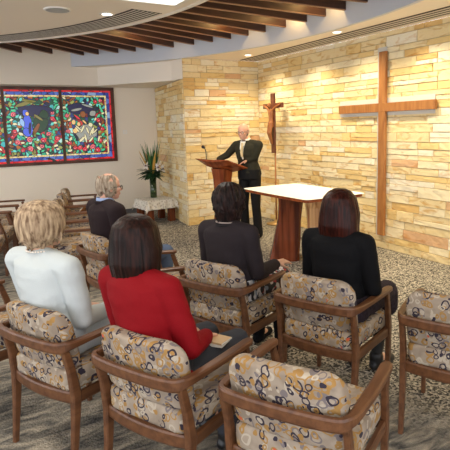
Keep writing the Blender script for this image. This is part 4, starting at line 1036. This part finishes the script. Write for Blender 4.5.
for _ in range(170):
    th = r.uniform(1.35, 2 * PI - 1.35); z = r.uniform(-0.06, 0.03); k = math.sqrt(1 - ((z - 0.028) / 0.11) ** 2); p = Vector((-0.010 + 0.098 * k * math.cos(th), 0.077 * k * math.sin(th), z)); caps(hb, A(p), 0.006, A(p + Vector((0, 0, -0.012))), 0.004)
fuse('hair', hb, hair_mat('cropped_grey_hair', (0.12, 0.09, 0.07), (0.30, 0.24, 0.19)), t, 0.005, 1)

# ------------------------------------------------------------------ altar
t = empty('altar_table', (3.54, 4.88, 0), 0, 'altar table with a broad top on two flared timber pedestals', 'table')
def slab(hx, hy, z0, z1, rr=0.05, bow=0.04):
    o = rrect(2 * hx, 2 * hy, (rr,) * 4, 5); b = bmesh.new()
    o = [(x * (1 + bow * (1 - (y / hy) ** 2)), y * (1 + bow * 0.5 * (1 - (x / hx) ** 2))) for x, y in o]
    rings(b, [[(x * s, y * s, z) for x, y in o] for s, z in ((0.975, z0), (1.0, z0 + 0.006), (1.0, z1 - 0.003), (0.995, z1))]); return b
obj('tabletop', slab(0.40, 0.66, 0.855, 0.890), M['mahog'], t)
def flare(cx, cy, prof, ang, m, name, lean=(0, 0)):
    b = bmesh.new(); rs = []; ca, sa = math.cos(ang), math.sin(ang)
    for z, hx, hy in prof:
        q = [(sx * hx, sy * hy) for sx, sy in ((1, -.8), (1, -.3), (1, .3), (1, .8), (.8, 1), (.3, 1), (-.3, 1), (-.8, 1), (-1, .8), (-1, .3), (-1, -.3), (-1, -.8), (-.8, -1), (-.3, -1), (.3, -1), (.8, -1))]
        k_ = (1 - z / 0.87) ** 1.5; rs.append([(cx + lean[0] * k_ + x * ca - y * sa, cy + lean[1] * k_ + x * sa + y * ca, z) for x, y in q])
    rings(b, rs); return obj(name, b, m, t)
pf = lambda a, b, c: [(0, a, a * .9), (0.02, a, a * .9), (0.12, a * .93, a * .83), (0.28, (a + b) / 2, (a + b) / 2 * .9), (0.5, b, b * .9), (0.7, b * 1.03, b * .95), (0.80, (b + c) / 2, (b + c) / 2 * .95), (0.856, c, c * .95)]
flare(0.02, 0.23, pf(0.185, 0.140, 0.175), math.radians(-32), M['mahog_dark'], 'pedestal', (-0.05, 0.10))
flare(0.10, -0.15, pf(0.16, 0.105, 0.145), math.radians(-32), M['blond_wood'], 'pedestal', (0.03, -0.06))
o = obj('altar_cloth', slab(0.415, 0.675, 0.8905, 0.898, 0.05), plain('white_altar_linen', (0.88, 0.85, 0.76), 0.7, bump=0.1, bscale=100)); o.location = (3.54, 4.88, 0)
tag(o, 'flat white cloth covering the whole altar top', 'cloth')

# ------------------------------------------------------------------ side table, cloth, vase and flowers
TX, TY, TA, TH = 3.13, 8.84, math.radians(5), 0.40
t = empty('low_side_table', (TX, TY, 0), TA, 'low square dark red timber table in the corner by the stone pier', 'table')
boxobj('tabletop', (-0.27, -0.27, TH - 0.03, 0.27, 0.27, TH), M['mahog_dark'], t, 0.004)
for sx in (-1, 1):
    for sy in (-1, 1): boxobj('leg', (sx * 0.21 - 0.055, sy * 0.21 - 0.055, 0, sx * 0.21 + 0.055, sy * 0.21 + 0.055, TH - 0.03), M['mahog_dark'], t, 0.004)
bm = bmesh.new(); nG = 37; S = 0.84; g = [[None] * nG for _ in range(nG)]
for i in range(nG):
    for j in range(nG):
        a_, b_ = (i / (nG - 1) - 0.5) * S, (j / (nG - 1) - 0.5) * S
        c45 = math.cos(PI / 4 * 0.0)
        x, y = a_, b_; m_ = 0.283
        ex, ey = max(0, abs(x) - m_), max(0, abs(y) - m_); drop = math.hypot(ex, ey) if ex and ey else ex + ey
        fold = 0.012 * math.sin((x if ey else y) * 42) * min(1, drop / 0.05)
        px_ = math.copysign(min(abs(x), m_) + ex * 0.25 + (fold if ex else 0), x); py_ = math.copysign(min(abs(y), m_) + ey * 0.25 + (fold if ey else 0), y)
        g[i][j] = (px_, py_, TH + 0.012 - drop * 1.15)
up_ = [[bm.verts.new(g[i][j]) for j in range(nG)] for i in range(nG)]; dn_ = [[bm.verts.new((g[i][j][0] * 0.992, g[i][j][1] * 0.992, g[i][j][2] - 0.004)) for j in range(nG)] for i in range(nG)]
for i in range(nG - 1):
    for j in range(nG - 1):
        bm.faces.new((up_[i][j], up_[i + 1][j], up_[i + 1][j + 1], up_[i][j + 1])); bm.faces.new((dn_[i][j], dn_[i][j + 1], dn_[i + 1][j + 1], dn_[i + 1][j]))
for i in range(nG - 1):
    for r0_, r1_ in (((i, 0), (i + 1, 0)), ((i + 1, nG - 1), (i, nG - 1)), ((0, i + 1), (0, i)), ((nG - 1, i), (nG - 1, i + 1))):
        bm.faces.new((up_[r0_[0]][r0_[1]], dn_[r0_[0]][r0_[1]], dn_[r1_[0]][r1_[1]], up_[r1_[0]][r1_[1]]))
def lace():
    m, t_, N, L, P = nt('lace_cloth'); tc = N.new('ShaderNodeTexCoord'); v = N.new('ShaderNodeTexVoronoi'); v.inputs['Scale'].default_value = 26; L.new(tc.outputs['Object'], v.inputs['Vector'])
    r_ = ramp(N, [(0.25, (0.50, 0.46, 0.40)), (0.5, (0.80, 0.77, 0.70))]); L.new(v.outputs['Distance'], r_.inputs['Fac']); L.new(r_.outputs['Color'], P.inputs['Base Color']); P.inputs['Roughness'].default_value = 0.8; return m
o = obj('lace_tablecloth', bm, lace(), None, True); o.location = (TX, TY, 0); o.rotation_euler = (0, 0, TA)
tag(o, 'white lace cloth draped over the low corner table', 'tablecloth')
VX, VY, VZ = 3.15, 8.97, TH + 0.016
t = empty('flower_vase', (VX, VY, VZ), 0, 'tall green glass cylinder vase on the lace covered table', 'vase')
bm = bmesh.new(); lathe(bm, [(0.055, 0), (0.06, 0.01), (0.06, 0.40), (0.055, 0.40), (0.055, 0.02)], n=24); obj('glass_cylinder', bm, plain('green_glass', (0.05, 0.09, 0.035), 0.08, trans=0.35), t, True)
bm = bmesh.new(); r = random.Random(2)
fl = empty('flower_arrangement', (VX, VY, VZ), 0, 'tall arrangement of spiky green leaves, gold fronds and white lilies in the vase', 'flowers')
def leaf(bm, p0, d, length, width, bend, n=7):
    p = Vector(p0); d = Vector(d).normalized(); side = d.cross(Vector((0, 0, 1)));
    side = side.normalized() if side.length > 0.05 else Vector((1, 0, 0)); A_ = []; B_ = []; C_ = []
    nrm = side.cross(d).normalized()
    for k in range(n + 1):
        f = k / n; wd = width * math.sin(PI * (0.08 + 0.92 * f) ** 0.8) if f < 1 else 0.0005; wd = max(0.0006, wd)
        A_.append(p - side * wd); B_.append(p + nrm * wd * 0.25); C_.append(p + side * wd)
        d = (d + Vector((0, 0, -bend / n))).normalized(); p = p + d * length / n
    va = [[bm.verts.new(q) for q in row] for row in (A_, B_, C_)]; vb = [[bm.verts.new(q - nrm * 0.002) for q in row] for row in (A_, B_, C_)]
    for k in range(n):
        for r_ in (0, 1):
            bm.faces.new((va[r_][k], va[r_ + 1][k], va[r_ + 1][k + 1], va[r_][k + 1])); bm.faces.new((vb[r_][k], vb[r_][k + 1], vb[r_ + 1][k + 1], vb[r_ + 1][k]))
bmg = bmesh.new()
for k in range(15):
    a_ = r.uniform(0, 2 * PI); tl = r.uniform(0.03, 0.28); leaf(bmg, (0.02 * math.cos(a_), 0.02 * math.sin(a_), 0.38), (math.cos(a_) * tl, math.sin(a_) * tl, 1), r.uniform(0.42, 0.78), r.uniform(0.024, 0.040), 0.1)
obj('spear_leaves', bmg, plain('leaf_green', (0.03, 0.15, 0.035), 0.5, var=0.4, bscale=9), fl)
bmg = bmesh.new()
for k in range(75):
    a_ = r.uniform(0, 2 * PI); leaf(bmg, (0.05 * math.cos(a_), 0.05 * math.sin(a_), r.uniform(0.38, 0.50)), (math.cos(a_), math.sin(a_), r.uniform(-0.2, 0.7)), r.uniform(0.14, 0.26), r.uniform(0.024, 0.042), 0.6)
obj('collar_leaves', bmg, plain('deep_leaf_green', (0.012, 0.050, 0.015), 0.5), fl)
bmg = bmesh.new()
for k in range(16):
    a_ = r.uniform(0, 2 * PI); tl = r.uniform(0.15, 0.55); leaf(bmg, (0.03 * math.cos(a_), 0.03 * math.sin(a_), 0.44), (math.cos(a_) * tl, math.sin(a_) * tl, 1), r.uniform(0.25, 0.50), 0.026, 0.15)
obj('gold_fronds', bmg, plain('gold_leaf', (0.66, 0.40, 0.08), 0.5), fl)
bmg = bmesh.new()
for k in range(14):
    a_ = r.uniform(0, 2 * PI); tl = r.uniform(0.1, 0.6); d = Vector((math.cos(a_) * tl, math.sin(a_) * tl, 1)).normalized(); tube(bmg, [(0, 0, 0.3), Vector((0, 0, 0.3)) + d * r.uniform(0.45, 0.68)], [0.004, 0.0015], 5)
obj('twigs', bmg, plain('twig_brown', (0.16, 0.11, 0.07), 0.7), fl)
lily = plain('lily_white', (0.85, 0.82, 0.78), 0.5); lc = plain('lily_throat', (0.12, 0.02, 0.04), 0.5)
for cx_, cy_, cz_ in ((0.05, -0.14, 0.56), (-0.15, -0.10, 0.60), (0.17, -0.06, 0.52)):
    bmg = bmesh.new(); f = Vector((cx_, cy_ - 0.12, 0.08)).normalized()
    s_ = f.cross(Vector((0, 0, 1))).normalized(); u_ = s_.cross(f)
    for q in range(6): a_ = q * PI / 3; leaf(bmg, (cx_, cy_, cz_), (s_ * math.cos(a_) + u_ * math.sin(a_)) + f * 0.55, 0.10, 0.026, 0.0, 5)
    lo = obj('lily', bmg, lily, fl); bmg = bmesh.new(); sph(bmg, Vector((cx_, cy_, cz_)) + f * 0.018, (0.016,) * 3, seg=10); obj('throat', bmg, lc, lo, True)

# ------------------------------------------------------------------ booklets
def book(x, y, z, a, w_, h_, th, m, label, group=None, tilt=(0, 0)):
    t = empty('booklet', (x, y, z), a, label, 'book', group); t.rotation_euler = (tilt[0], tilt[1], a)
    boxobj('cover', (-w_ / 2, -h_ / 2, 0, w_ / 2, h_ / 2, th), m, t, 0.001); boxobj('pages', (-w_ / 2 + 0.003, -h_ / 2 - 0.0006, 0.002, w_ / 2 + 0.0015, h_ / 2 - 0.003, th - 0.002), sp, t)
cc = Vector(chair_spots[1][0]); an = math.radians(26)
def cl(f, s): return cc + Vector((math.cos(an), math.sin(an))) * f + Vector((-math.sin(an), math.cos(an))) * s
p = cl(0.15, -0.075)
book(p.x, p.y, 0.625, an + 0.2, 0.09, 0.14, 0.012, plain('cream_cover', (0.75, 0.70, 0.60), 0.5), 'cream booklet at the bottom of the pile on the red jacketed woman\'s lap', 'booklets on the lap')
book(p.x + 0.01, p.y, 0.638, an + 0.05, 0.09, 0.14, 0.010, plain('tan_cover', (0.62, 0.42, 0.22), 0.5), 'tan booklet on top of the pile on the red jacketed woman\'s lap', 'booklets on the lap')
book(1.70, 7.93, 0.56, math.radians(-20), 0.16, 0.22, 0.012, plain('pale_cover', (0.74, 0.68, 0.56), 0.5), 'pale booklet propped on the farthest empty armchair', None, (0.0, -0.9))
book(1.60, 7.52, 0.54, math.radians(-50), 0.16, 0.22, 0.012, plain('brown_cover', (0.40, 0.20, 0.09), 0.5), 'brown booklet leaning on the second farthest empty armchair', None, (0.0, -0.8))
